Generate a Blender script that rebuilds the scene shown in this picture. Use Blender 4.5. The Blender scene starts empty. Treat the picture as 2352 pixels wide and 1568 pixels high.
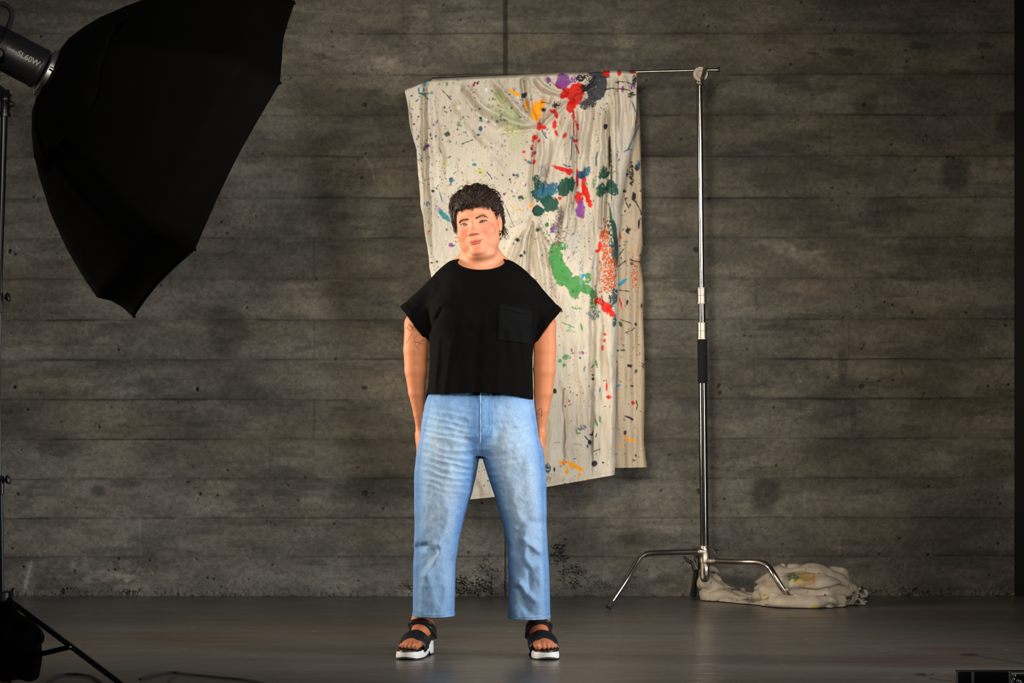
import bpy, bmesh, math, random
import numpy as np
from mathutils import Vector, Matrix
from mathutils.bvhtree import BVHTree

# ------------------------------------------------------------------ camera, world, lights, exposure
F_PX, CX, HY, CAMZ = 5553.0, 1176.0, 908.0, 0.92      # focal length (px), centre column, horizon row, camera height
scene = bpy.context.scene
COL = scene.collection
cam_data = bpy.data.cameras.new('camera')
cam_data.sensor_width = 36.0
cam_data.lens = 85.0
cam_data.shift_y = (HY - 784.0) / 2352.0
cam = bpy.data.objects.new('camera', cam_data)
COL.objects.link(cam)
cam.location = (0, 0, CAMZ)
cam.rotation_euler = (math.pi / 2, 0, 0)
scene.camera = cam
scene.view_settings.view_transform = 'Standard'
scene.view_settings.look = 'None'
scene.view_settings.exposure = 0.0
scene.view_settings.gamma = 1.0
scene.view_settings.use_curve_mapping = False
world = bpy.data.worlds.new('studio_world')
scene.world = world
world.use_nodes = True
world.node_tree.nodes['Background'].inputs[0].default_value = (0.9, 0.95, 1.0, 1)
world.node_tree.nodes['Background'].inputs[1].default_value = 0.02


def area(name, loc, target, sx, sy, power, color, spread=180):
    l = bpy.data.lights.new(name, 'AREA')
    l.shape = 'RECTANGLE'
    l.size, l.size_y = sx, sy
    l.energy = power
    l.color = color
    l.spread = math.radians(spread)
    o = bpy.data.objects.new(name, l)
    COL.objects.link(o)
    o.location = loc
    o.rotation_euler = (Vector(target) - Vector(loc)).to_track_quat('-Z', 'Y').to_euler()
    return o


LIGHTS = [
    ('key_softbox_right', (1.25, 5.0, 2.45), (-0.15, 9.0, 1.15), 1.0, 0.9, 12, (1.0, 0.95, 0.87), 66),
    ('front_softbox', (-0.60, 2.4, 2.40), (0.05, 11.0, 1.40), 0.8, 0.7, 17, (1.0, 0.91, 0.77), 34),
    ('fill_behind_camera', (-1.1, -2.5, 2.7), (-0.2, 11.0, 1.5), 2.6, 1.8, 5, (1.0, 0.90, 0.76)),  # weak fill lamp added behind the camera to lift the frontal level
    ('window_left', (-3.6, 8.9, 1.5), (0.4, 9.0, 1.2), 0.6, 1.8, 44, (1.0, 0.86, 0.70), 60),
    ('window_right', (3.0, 7.3, 1.35), (0.1, 9.0, 0.95), 0.6, 2.3, 36, (0.98, 0.98, 1.0), 75),
]
for L in LIGHTS:
    area(*L)


def W(px, py, Y):
    """photo pixel at distance Y (metres from the camera) -> world point"""
    return ((px - CX) * Y / F_PX, Y, CAMZ - (py - HY) * Y / F_PX)


# ------------------------------------------------------------------ noise
_rs = np.random.RandomState(7)
_LAT = _rs.rand(256, 256).astype(np.float32)
_LAT3 = _rs.rand(64, 64, 64).astype(np.float32)


def vn(x, y, s=0):
    x = np.asarray(x, np.float32) + s * 17.31
    y = np.asarray(y, np.float32) + s * 9.77
    xi = np.floor(x).astype(np.int32); yi = np.floor(y).astype(np.int32)
    fx = x - xi; fy = y - yi
    fx = fx * fx * (3 - 2 * fx); fy = fy * fy * (3 - 2 * fy)
    a = _LAT[xi & 255, yi & 255]; b = _LAT[(xi + 1) & 255, yi & 255]
    c = _LAT[xi & 255, (yi + 1) & 255]; d = _LAT[(xi + 1) & 255, (yi + 1) & 255]
    return (a + (b - a) * fx) * (1 - fy) + (c + (d - c) * fx) * fy


def fbm(x, y, o=4, s=0):
    t = 0; amp = 0.5; n = 0
    for k in range(o):
        t = t + amp * vn(x * 2 ** k, y * 2 ** k, s + k * 3); n += amp; amp *= 0.5
    return t / n


def vn3(p, s=0):
    p = p + s * 3.7
    i = np.floor(p).astype(np.int32); f = (p - i).astype(np.float32); f = f * f * (3 - 2 * f)
    r = 0
    for dx in (0, 1):
        wx = f[:, 0] if dx else 1 - f[:, 0]
        for dy in (0, 1):
            wy = f[:, 1] if dy else 1 - f[:, 1]
            for dz in (0, 1):
                wz = f[:, 2] if dz else 1 - f[:, 2]
                r = r + wx * wy * wz * _LAT3[(i[:, 0] + dx) & 63, (i[:, 1] + dy) & 63, (i[:, 2] + dz) & 63]
    return r


def sstep(a, b, x):
    t = np.clip((x - a) / (b - a), 0, 1)
    return t * t * (3 - 2 * t)


def segd(x, y, pts):
    """distance to polyline, and parameter 0..1 along it"""
    best = np.full(np.shape(x), 1e9, np.float32); par = np.zeros(np.shape(x), np.float32)
    n = len(pts) - 1
    for i in range(n):
        ax, ay = pts[i]; bx, by = pts[i + 1]
        dx, dy = bx - ax, by - ay
        t = np.clip(((x - ax) * dx + (y - ay) * dy) / (dx * dx + dy * dy + 1e-9), 0, 1)
        d = np.hypot(x - ax - t * dx, y - ay - t * dy)
        m = d < best
        best = np.where(m, d, best); par = np.where(m, (i + t) / n, par)
    return best, par


# ------------------------------------------------------------------ mesh helpers
WLOC = {}


def adopt(o, parent):
    """parent o, keeping its coordinates as world coordinates"""
    o.parent = parent
    o.matrix_parent_inverse = Matrix.Translation(-WLOC.get(parent.name, Vector((0, 0, 0))))


def mesh_obj(name, verts, faces, mat=None, parent=None, smooth=True, uv=None):
    me = bpy.data.meshes.new(name)
    verts = np.asarray(verts, np.float32)
    if isinstance(faces, np.ndarray):
        me.vertices.add(len(verts)); me.vertices.foreach_set('co', verts.ravel())
        k = faces.shape[1]
        me.loops.add(faces.size); me.loops.foreach_set('vertex_index', faces.astype(np.int32).ravel())
        me.polygons.add(len(faces))
        me.polygons.foreach_set('loop_start', np.arange(0, faces.size, k, dtype=np.int32))
        me.update(calc_edges=True)
    else:
        me.from_pydata(verts.tolist(), [], faces)
        me.update()
    me.polygons.foreach_set('use_smooth', np.full(len(me.polygons), smooth))
    if mat: me.materials.append(mat)
    o = bpy.data.objects.new(name, me)
    COL.objects.link(o)
    if parent: adopt(o, parent)
    return o


def set_col(o, arr, name='Col'):
    me = o.data
    ca = me.color_attributes.new(name, 'FLOAT_COLOR', 'POINT')
    a = np.ones((len(me.vertices), 4), np.float32)
    a[:, :3] = arr
    ca.data.foreach_set('color', a.ravel())


def set_f(o, arr, name):
    at = o.data.attributes.new(name, 'FLOAT', 'POINT')
    at.data.foreach_set('value', np.asarray(arr, np.float32))


def tag(o, label, cat, group=None, kind=None):
    o['label'] = label; o['category'] = cat
    if group: o['group'] = group
    if kind: o['kind'] = kind
    return o


def empty(name, loc=(0, 0, 0)):
    o = bpy.data.objects.new(name, None); COL.objects.link(o)
    o.location = loc; WLOC[o.name] = Vector(loc)
    o.empty_display_size = 0.1
    return o


class MB:
    """collects shapes in world coordinates"""
    def __init__(s): s.v = []; s.f = []
    def add(s, v, f):
        n = len(s.v); s.v += [tuple(p) for p in v]; s.f += [tuple(i + n for i in q) for q in f]
    def tube(s, pts, r, n=12, cap=True, squash=None):
        pts = [Vector(p) for p in pts]; m = len(pts)
        rs = r if isinstance(r, (list, tuple)) else [r] * m
        up = None; V = []
        for i, p in enumerate(pts):
            t = (pts[min(i + 1, m - 1)] - pts[max(i - 1, 0)]).normalized()
            if up is None:
                up = Vector((0, 0, 1)) if abs(t.z) < 0.9 else Vector((0, 1, 0))
            a = t.cross(up).normalized(); up = a.cross(t).normalized()
            for k in range(n):
                an = 2 * math.pi * k / n
                V.append(p + (a * math.cos(an) + up * math.sin(an) * (squash or 1)) * rs[i])
        Fc = []
        for i in range(m - 1):
            for k in range(n):
                Fc.append((i * n + k, i * n + (k + 1) % n, (i + 1) * n + (k + 1) % n, (i + 1) * n + k))
        if cap:
            Fc.append(tuple(range(n))[::-1]); Fc.append(tuple(range((m - 1) * n, m * n)))
        s.add(V, Fc)
        return s
    def lathe(s, a, b, prof, n=24, cap=True):
        """prof: list of (t along a->b in metres, radius)"""
        a = Vector(a); d = (Vector(b) - a).normalized()
        u = d.orthogonal().normalized(); w = d.cross(u)
        V = []; Fc = []
        for t, r in prof:
            for k in range(n):
                an = 2 * math.pi * k / n
                V.append(a + d * t + (u * math.cos(an) + w * math.sin(an)) * r)
        for i in range(len(prof) - 1):
            for k in range(n):
                Fc.append((i * n + k, i * n + (k + 1) % n, (i + 1) * n + (k + 1) % n, (i + 1) * n + k))
        if cap:
            Fc.append(tuple(range(n))[::-1]); Fc.append(tuple(range((len(prof) - 1) * n, len(prof) * n)))
        s.add(V, Fc)
        return s
    def box(s, lo, hi, bev=0.0):
        bm = bmesh.new()
        bmesh.ops.create_cube(bm, size=1)
        for v in bm.verts:
            v.co = Vector([lo[i] + (v.co[i] + 0.5) * (hi[i] - lo[i]) for i in range(3)])
        if bev: bmesh.ops.bevel(bm, geom=bm.edges[:], offset=bev, segments=2, affect='EDGES', profile=0.6)
        bm.verts.index_update()
        s.add([v.co.copy() for v in bm.verts], [tuple(v.index for v in f.verts) for f in bm.faces])
        bm.free()
        return s
    def obox(s, c, ax, size, bev=0.0):
        """oriented box, ax = 3 axis vectors"""
        t = MB(); h = [x / 2 for x in size]
        t.box([-x for x in h], h, bev)
        R = Matrix([Vector(a).normalized() for a in ax]).transposed()
        s.add([Vector(c) + R @ Vector(v) for v in t.v], t.f)
        return s
    def ball(s, c, r, seg=16, rings=10, sc=(1, 1, 1)):
        V = []; Fc = []
        for i in range(rings + 1):
            th = math.pi * i / rings
            for k in range(seg):
                an = 2 * math.pi * k / seg
                V.append((c[0] + r * sc[0] * math.sin(th) * math.cos(an), c[1] + r * sc[1] * math.sin(th) * math.sin(an), c[2] + r * sc[2] * math.cos(th)))
        for i in range(rings):
            for k in range(seg):
                Fc.append((i * seg + k, (i + 1) * seg + k, (i + 1) * seg + (k + 1) % seg, i * seg + (k + 1) % seg))
        s.add(V, Fc)
        return s
    def build(s, name, mat, parent=None, smooth=True, auto=True):
        o = mesh_obj(name, s.v, s.f, mat, parent, smooth)
        if smooth and auto:
            bm = bmesh.new(); bm.from_mesh(o.data)
            bmesh.ops.remove_doubles(bm, verts=bm.verts, dist=1e-6)
            bmesh.ops.recalc_face_normals(bm, faces=bm.faces)
            for e in bm.edges:
                if len(e.link_faces) == 2 and e.calc_face_angle(0) > 0.7: e.smooth = False
            bm.to_mesh(o.data); bm.free()
        return o


def arc_pts(pts, n=8):
    """Catmull-Rom through points"""
    P = [Vector(p) for p in pts]
    P = [2 * P[0] - P[1]] + P + [2 * P[-1] - P[-2]]
    out = []
    for i in range(1, len(P) - 2):
        for k in range(n):
            t = k / n
            a, b, c, d = P[i - 1], P[i], P[i + 1], P[i + 2]
            out.append(0.5 * ((2 * b) + (c - a) * t + (2 * a - 5 * b + 4 * c - d) * t * t + (3 * b - a - 3 * c + d) * t ** 3))
    out.append(P[-2])
    return out


# ------------------------------------------------------------------ materials
def mat(name, color=(0.5, 0.5, 0.5), rough=0.5, metal=0.0, spec=0.5, **kw):
    m = bpy.data.materials.new(name); m.use_nodes = True
    nt = m.node_tree; b = nt.nodes['Principled BSDF']
    b.inputs['Base Color'].default_value = (*color, 1)
    b.inputs['Roughness'].default_value = rough
    b.inputs['Metallic'].default_value = metal
    b.inputs['Specular IOR Level'].default_value = spec
    for k, v in kw.items():
        b.inputs[k.replace('_', ' ')].default_value = v
    return m


def N(m, typ, **kw):
    n = m.node_tree.nodes.new(typ)
    for k, v in kw.items():
        if k.startswith('i_'):
            n.inputs[k[2:].replace('_', ' ')].default_value = v
        else: setattr(n, k, v)
    return n


def L(m, a, b): m.node_tree.links.new(a, b)


def bsdf(m): return m.node_tree.nodes['Principled BSDF']


def add_bump(m, scale, strength, dist=0.001, detail=4, src='Object', kind='noise', stretch=(1, 1, 1), chain=None):
    tc = N(m, 'ShaderNodeTexCoord'); mp = N(m, 'ShaderNodeMapping')
    mp.inputs['Scale'].default_value = stretch
    L(m, tc.outputs[src], mp.inputs['Vector'])
    if kind == 'noise':
        t = N(m, 'ShaderNodeTexNoise', i_Scale=scale, i_Detail=detail); out = t.outputs['Fac']
    elif kind == 'voronoi':
        t = N(m, 'ShaderNodeTexVoronoi', i_Scale=scale); out = t.outputs['Distance']
    else:
        t = N(m, 'ShaderNodeTexWave', i_Scale=scale, i_Distortion=3.0); out = t.outputs['Fac']
    L(m, mp.outputs['Vector'], t.inputs['Vector'])
    b = N(m, 'ShaderNodeBump', i_Strength=strength, i_Distance=dist)
    L(m, out, b.inputs['Height'])
    if chain: L(m, chain.outputs['Normal'], b.inputs['Normal'])
    L(m, b.outputs['Normal'], bsdf(m).inputs['Normal'])
    return b


def use_col(m, noise_amt=0.0, noise_scale=40.0, stretch=(1, 1, 1)):
    a = N(m, 'ShaderNodeAttribute', attribute_name='Col')
    if not noise_amt:
        L(m, a.outputs['Color'], bsdf(m).inputs['Base Color']); return a
    tc = N(m, 'ShaderNodeTexCoord'); mp = N(m, 'ShaderNodeMapping'); mp.inputs['Scale'].default_value = stretch
    L(m, tc.outputs['Object'], mp.inputs['Vector'])
    t = N(m, 'ShaderNodeTexNoise', i_Scale=noise_scale, i_Detail=6.0, i_Roughness=0.65)
    L(m, mp.outputs['Vector'], t.inputs['Vector'])
    r = N(m, 'ShaderNodeMapRange'); r.inputs['From Min'].default_value = 0.25; r.inputs['From Max'].default_value = 0.75
    r.inputs['To Min'].default_value = 1 - noise_amt; r.inputs['To Max'].default_value = 1 + noise_amt
    L(m, t.outputs['Fac'], r.inputs['Value'])
    v = N(m, 'ShaderNodeVectorMath', operation='SCALE')
    L(m, a.outputs['Color'], v.inputs[0]); L(m, r.outputs['Result'], v.inputs['Scale'])
    L(m, v.outputs['Vector'], bsdf(m).inputs['Base Color'])
    return a


M = {}
M['steel'] = mat('brushed_nickel', (0.42, 0.37, 0.31), 0.25, 1.0)
M['steel_satin'] = mat('satin_nickel', (0.38, 0.33, 0.27), 0.40, 1.0)
M['chrome'] = mat('chrome', (0.33, 0.30, 0.26), 0.13, 1.0)
M['bright_metal'] = mat('bright_metal', (0.85, 0.85, 0.87), 0.3, 1.0)
M['rubber'] = mat('black_rubber', (0.012, 0.012, 0.013), 0.75)
M['foam'] = mat('black_foam', (0.008, 0.008, 0.009), 0.9, spec=0.2)
add_bump(M['foam'], 400, 0.4, 0.001)
M['plastic'] = mat('black_plastic', (0.014, 0.014, 0.016), 0.42)
M['black_metal'] = mat('black_metal', (0.01, 0.011, 0.014), 0.3)
M['nylon'] = mat('black_nylon', (0.0016, 0.0015, 0.0015), 0.8, spec=0.03)
add_bump(M['nylon'], 9, 0.35, 0.02, 3)
M['silver_print'] = mat('silver_print', (0.5, 0.5, 0.5), 0.5)
M['grey_print'] = mat('grey_print', (0.05, 0.05, 0.05), 0.6)
# ------------------------------------------------------------------ smooth solid modelling helpers (surface nets)
def smin(a, b, k):
    h = np.clip(.5 + .5 * (b - a) / k, 0, 1)
    return b * (1 - h) + a * h - k * h * (1 - h)


def sm_max(a, b, k): return -smin(-a, -b, k)


def ell(p, c, r):
    q = p - np.asarray(c, np.float32); r = np.asarray(r, np.float32)
    k0 = np.linalg.norm(q / r, axis=1); k1 = np.linalg.norm(q / (r * r), axis=1)
    return k0 * (k0 - 1) / np.maximum(k1, 1e-6)


def cone(p, a, b, ra, rb):
    a = np.asarray(a, np.float32); b = np.asarray(b, np.float32)
    ab = b - a; t = np.clip(((p - a) @ ab) / (ab @ ab), 0, 1)
    d = np.linalg.norm(p - a - t[:, None] * ab, axis=1)
    return d - (ra + (rb - ra) * t)


def chain(p, pts, rs, k=.01):
    d = None
    for i in range(len(pts) - 1):
        e = cone(p, pts[i], pts[i + 1], rs[i], rs[i + 1])
        d = e if d is None else smin(d, e, k)
    return d


def nets(f, lo, hi, h, B=8, slack=2.2):
    lo = np.asarray(lo, np.float64); hi = np.asarray(hi, np.float64)
    nb = np.maximum(np.ceil((hi - lo) / h / B).astype(int), 1)
    n = nb * B
    g = np.indices(nb).reshape(3, -1).T
    cen = (lo + (g * B + (B - 1) / 2) * h).astype(np.float32)
    dc = f(cen).astype(np.float32)
    margin = B * h * .87 * slack
    D = np.empty((nb[0], B, nb[1], B, nb[2], B), np.float32)
    D[:] = dc.reshape(nb)[:, None, :, None, :, None]
    act = np.where(np.abs(dc) < margin)[0]
    off = np.indices((B, B, B)).reshape(3, -1).T
    CH = 400
    for s in range(0, len(act), CH):
        a = act[s:s + CH]
        pts = (lo + (g[a][:, None, :] * B + off[None]) * h).reshape(-1, 3).astype(np.float32)
        val = f(pts).reshape(len(a), B, B, B)
        gi = g[a]
        D[gi[:, 0], :, gi[:, 1], :, gi[:, 2], :] = val
    D = D.reshape(n)
    S = D < 0
    c8 = np.zeros(n - 1, np.uint8)
    for i in (0, 1):
        for j in (0, 1):
            for k in (0, 1):
                c8 += S[i:n[0] - 1 + i, j:n[1] - 1 + j, k:n[2] - 1 + k]
    mix = (c8 > 0) & (c8 < 8)
    I, J, K = np.where(mix)
    vid = np.full(n - 1, -1, np.int32); vid[I, J, K] = np.arange(len(I))
    acc = np.zeros((len(I), 3), np.float32); cnt = np.zeros(len(I), np.float32)
    cor = [(i, j, k) for i in (0, 1) for j in (0, 1) for k in (0, 1)]
    val = {c: D[I + c[0], J + c[1], K + c[2]] for c in cor}
    for a in cor:
        for ax in range(3):
            if a[ax]: continue
            b = list(a); b[ax] = 1; b = tuple(b)
            va, vb = val[a], val[b]
            m = (va < 0) != (vb < 0)
            t = np.where(m, va / (va - vb + 1e-20), 0)
            pt = np.zeros((len(I), 3), np.float32); pt[:] = a; pt[:, ax] = t
            acc += pt * m[:, None]; cnt += m
    V = (lo + (np.stack([I, J, K], 1) + acc / cnt[:, None]) * h).astype(np.float32)
    Fs = []
    for ax in range(3):
        sl0 = [slice(1, -1)] * 3; sl1 = [slice(1, -1)] * 3
        sl0[ax] = slice(0, n[ax] - 1); sl1[ax] = slice(1, n[ax])
        a = S[tuple(sl0)]; b = S[tuple(sl1)]
        e = np.where(a != b)
        if not len(e[0]): continue
        idx = [e[0] + (0 if ax == 0 else 1), e[1] + (0 if ax == 1 else 1), e[2] + (0 if ax == 2 else 1)]
        u, w = (ax + 1) % 3, (ax + 2) % 3
        q = []
        for du, dw in ((-1, -1), (0, -1), (0, 0), (-1, 0)):
            t = [x.copy() for x in idx]; t[u] = t[u] + du; t[w] = t[w] + dw
            q.append(vid[t[0], t[1], t[2]])
        q = np.stack(q, 1); flip = b[e]
        q[flip] = q[flip][:, ::-1]
        Fs.append(q)
    Fc = np.concatenate(Fs); Fc = Fc[(Fc >= 0).all(1)]
    return V, Fc


def bvh_of(objs):
    V = []; Fc = []
    for o in objs:
        n = len(V); me = o.data
        V += [v.co.copy() for v in me.vertices]; Fc += [tuple(i + n for i in p.vertices) for p in me.polygons]
    return BVHTree.FromPolygons(V, Fc)


def cast(bv, px, py, lift=0.0, y0=6.0):
    """seat a photo point onto the surface seen there"""
    d = Vector(((px - CX) / F_PX, 1, -(py - HY) / F_PX)).normalized()
    h, n, i, t = bv.ray_cast(Vector((0, 0, CAMZ)) + d * y0, d)
    if h is None: return None
    if n.dot(d) > 0: n = -n
    return h + n * lift


def cast_path(bv, pts, lift, step=2.0):
    out = []
    for i in range(len(pts) - 1):
        a, b = pts[i], pts[i + 1]
        k = max(1, int(math.hypot(b[0] - a[0], b[1] - a[1]) / step))
        for j in range(k):
            t = j / k; out.append(cast(bv, a[0] + (b[0] - a[0]) * t, a[1] + (b[1] - a[1]) * t, lift))
    out.append(cast(bv, *pts[-1], lift))
    return [p for p in out if p is not None]
# ------------------------------------------------------------------ back wall: board-formed concrete
YW = 11.1
SW = F_PX / YW                                  # pixels per metre on the wall
SEAMS = [-14, 75, 170, 263, 358, 453, 545, 638, 732, 824, 915, 1007, 1097, 1188, 1277, 1369]
JOINTS = [(925, 0), (1908, 3), (720, 6), (1905, 5), (720, 8), (1737, 7), (1732, 9), (1951, 8), (720, 10), (617, 11), (1903, 11), (325, 13)]
STAINS = [(2193, 398, 34, 38, .50), (2325, 290, 40, 40, .45), (1757, 1138, 38, 36, .55), (650, 1100, 80, 30, .3), (520, 760, 50, 60, .4), (1010, 250, 0, 0, 0),
          (2040, 500, 60, 40, .35), (880, 1130, 120, 40, .4), (560, 900, 60, 50, .3), (735, 130, 22, 10, .4), (1930, 118, 30, 8, .5), (1868, 123, 18, 5, .5),
          (2112, 105, 25, 8, .5), (2262, 105, 20, 8, .5), (2080, 155, 14, 6, .4), (1984, 238, 30, 24, .3), (1850, 565, 35, 14, .4), (1790, 752, 40, 9, .4),
          (1930, 885, 40, 20, .3), (225, 1125, 22, 18, .5), (285, 1112, 40, 14, .5), (90, 1130, 60, 18, .25), (1260, 60, 60, 14, .25), (560, 1140, 30, 26, .35),
          (1500, 1240, 80, 20, .3), (2150, 1350, 60, 24, .3), (1960, 965, 10, 40, .3), (1935, 835, 10, 40, .35)]
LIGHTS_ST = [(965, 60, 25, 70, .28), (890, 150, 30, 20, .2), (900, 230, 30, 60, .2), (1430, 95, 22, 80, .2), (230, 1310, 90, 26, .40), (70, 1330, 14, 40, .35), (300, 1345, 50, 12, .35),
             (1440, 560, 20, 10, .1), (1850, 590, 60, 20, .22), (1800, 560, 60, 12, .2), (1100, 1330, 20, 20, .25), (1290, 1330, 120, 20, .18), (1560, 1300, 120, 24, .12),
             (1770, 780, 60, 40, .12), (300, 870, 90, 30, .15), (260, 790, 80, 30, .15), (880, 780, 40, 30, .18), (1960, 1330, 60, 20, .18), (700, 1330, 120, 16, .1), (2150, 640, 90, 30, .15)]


def wall_fields(px, py):
    """relief (m, positive towards the room) and colour at wall pixels"""
    pyt = py - (1 - px / 2352.0) * 3.0
    row = np.clip(np.searchsorted(SEAMS, pyt) - 1, 0, len(SEAMS) - 2)
    sm_ = np.array(SEAMS, np.float32)
    wob = (vn(px / 60, py / 400, 5) - .5) * 1.6
    d_seam = np.minimum(np.abs(pyt + wob - sm_[row]), np.abs(sm_[row + 1] - pyt - wob))
    seg = np.zeros_like(px)
    djoint = np.full_like(px, 1e3)
    for jx, jr in JOINTS:
        m = row == jr
        seg = np.where(m & (px > jx), seg + 1, seg)
        djoint = np.where(m, np.minimum(djoint, np.abs(px - jx + (vn(py / 9, px * 0, 3) - .5) * 1.5)), djoint)
    bid = row * 7.0 + seg * 3.0
    tone = _LAT[(bid.astype(np.int32) * 13) & 255, 11]
    tone2 = _LAT[(bid.astype(np.int32) * 29) & 255, 57]
    relief = (tone - .5) * 0.003
    # wood grain pressed into the boards
    grain = fbm(px / 90 + tone * 40, py / 2.2 + tone2 * 60, 3, 2)
    gmask = sstep(.45, .65, fbm(px / 160, py / 40, 3, 9))
    relief = relief + (grain - .5) * 0.0014 * (0.15 + gmask)
    relief = relief + (fbm(px / 7, py / 7, 3, 20) - .5) * 0.0016
    # seams: groove with ragged fin
    gro = np.exp(-(d_seam / 1.5) ** 2)
    deep = .08 + 1.15 * sstep(.25, .8, fbm(px / 120, row * 3.1, 3, 12)) * (.5 + .9 * _LAT[(row * 19) & 255, 3])
    relief = relief - gro * 0.0045 * deep
    gj = np.exp(-(djoint / 1.6) ** 2)
    relief = relief - gj * 0.0025
    # tall form joint
    wj = np.where(pyt < 172, 4.6, 2.2)
    dj = np.abs(px - 1160.0)
    tall = 1 - sstep(wj - .8, wj + .8, dj)
    relief = relief - tall * np.where(pyt < 172, 0.022, 0.008)
    # pits (bug holes)
    pit = np.zeros_like(px)
    rs = np.random.RandomState(3)
    dens = fbm(px / 110, py / 60, 3, 33)
    # colour
    base = np.array([0.125, 0.109, 0.082], np.float32)
    v = 0.92 + (tone - .5) * 0.10
    yb = py + (row * 9.0)                                   # each board row has its own clouding
    big = fbm(px / 210, py / 110, 4, 41); mid = fbm(px / 62, yb / 34, 5, 47); fine = fbm(px / 8, py / 7, 3, 52)
    cl = sstep(.40, .60, fbm(px / 120, yb / 48, 5, 45))
    v = v * (0.45 + 1.1 * big) * (0.72 + 0.45 * mid) * (0.66 + 0.68 * fine) * (.84 + .30 * cl) * 1.02 * (.86 + .28 * fbm(px / 3.2, py / 3.2, 2, 58))
    v = v * (1 + .16 * (grain - .5) * (.3 + gmask))
    v = v * (1 - 0.55 * gro * deep) * (1 - .26 * gj) * (1 - .55 * tall)
    # soft dirt band hugging the seams
    v = v * (1 - 0.16 * np.exp(-(d_seam / 9) ** 2) * (vn(px / 80, row * 2.2, 15) * 1.6))
    # dark streaky patches inside boards
    streak = sstep(.54, .66, fbm(px / 110, yb / 20, 4, 61) * .7 + mid * .3)
    v = v * (1 - .26 * streak)
    for sx, sy, rx, ry, a in STAINS:
        if not rx: continue
        q = np.hypot((px - sx) / rx, (py - sy) / ry) + (mid - .5) * .9
        v = v * (1 - a * (1 - sstep(.6, 1.3, q)))
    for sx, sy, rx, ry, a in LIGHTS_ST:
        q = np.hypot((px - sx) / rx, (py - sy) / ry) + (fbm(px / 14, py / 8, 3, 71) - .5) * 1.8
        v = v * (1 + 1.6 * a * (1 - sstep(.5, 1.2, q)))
    hue = fbm(px / 180, py / 60, 3, 81) - .5
    hue2 = fbm(px / 90, py / 90, 3, 88) - .5
    c = base[None, :] * v[:, None]
    c[:, 0] *= 1 + hue * .12; c[:, 2] *= 1 - hue * .22; c[:, 1] *= 1 + hue2 * .08
    cool = sstep(900, 1400, py) * .6 + .2 * (vn(px / 300, py / 200, 90))
    c[:, 2] *= 1 + .16 * cool; c[:, 0] *= 1 - .07 * cool
    return relief, c, dens


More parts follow.
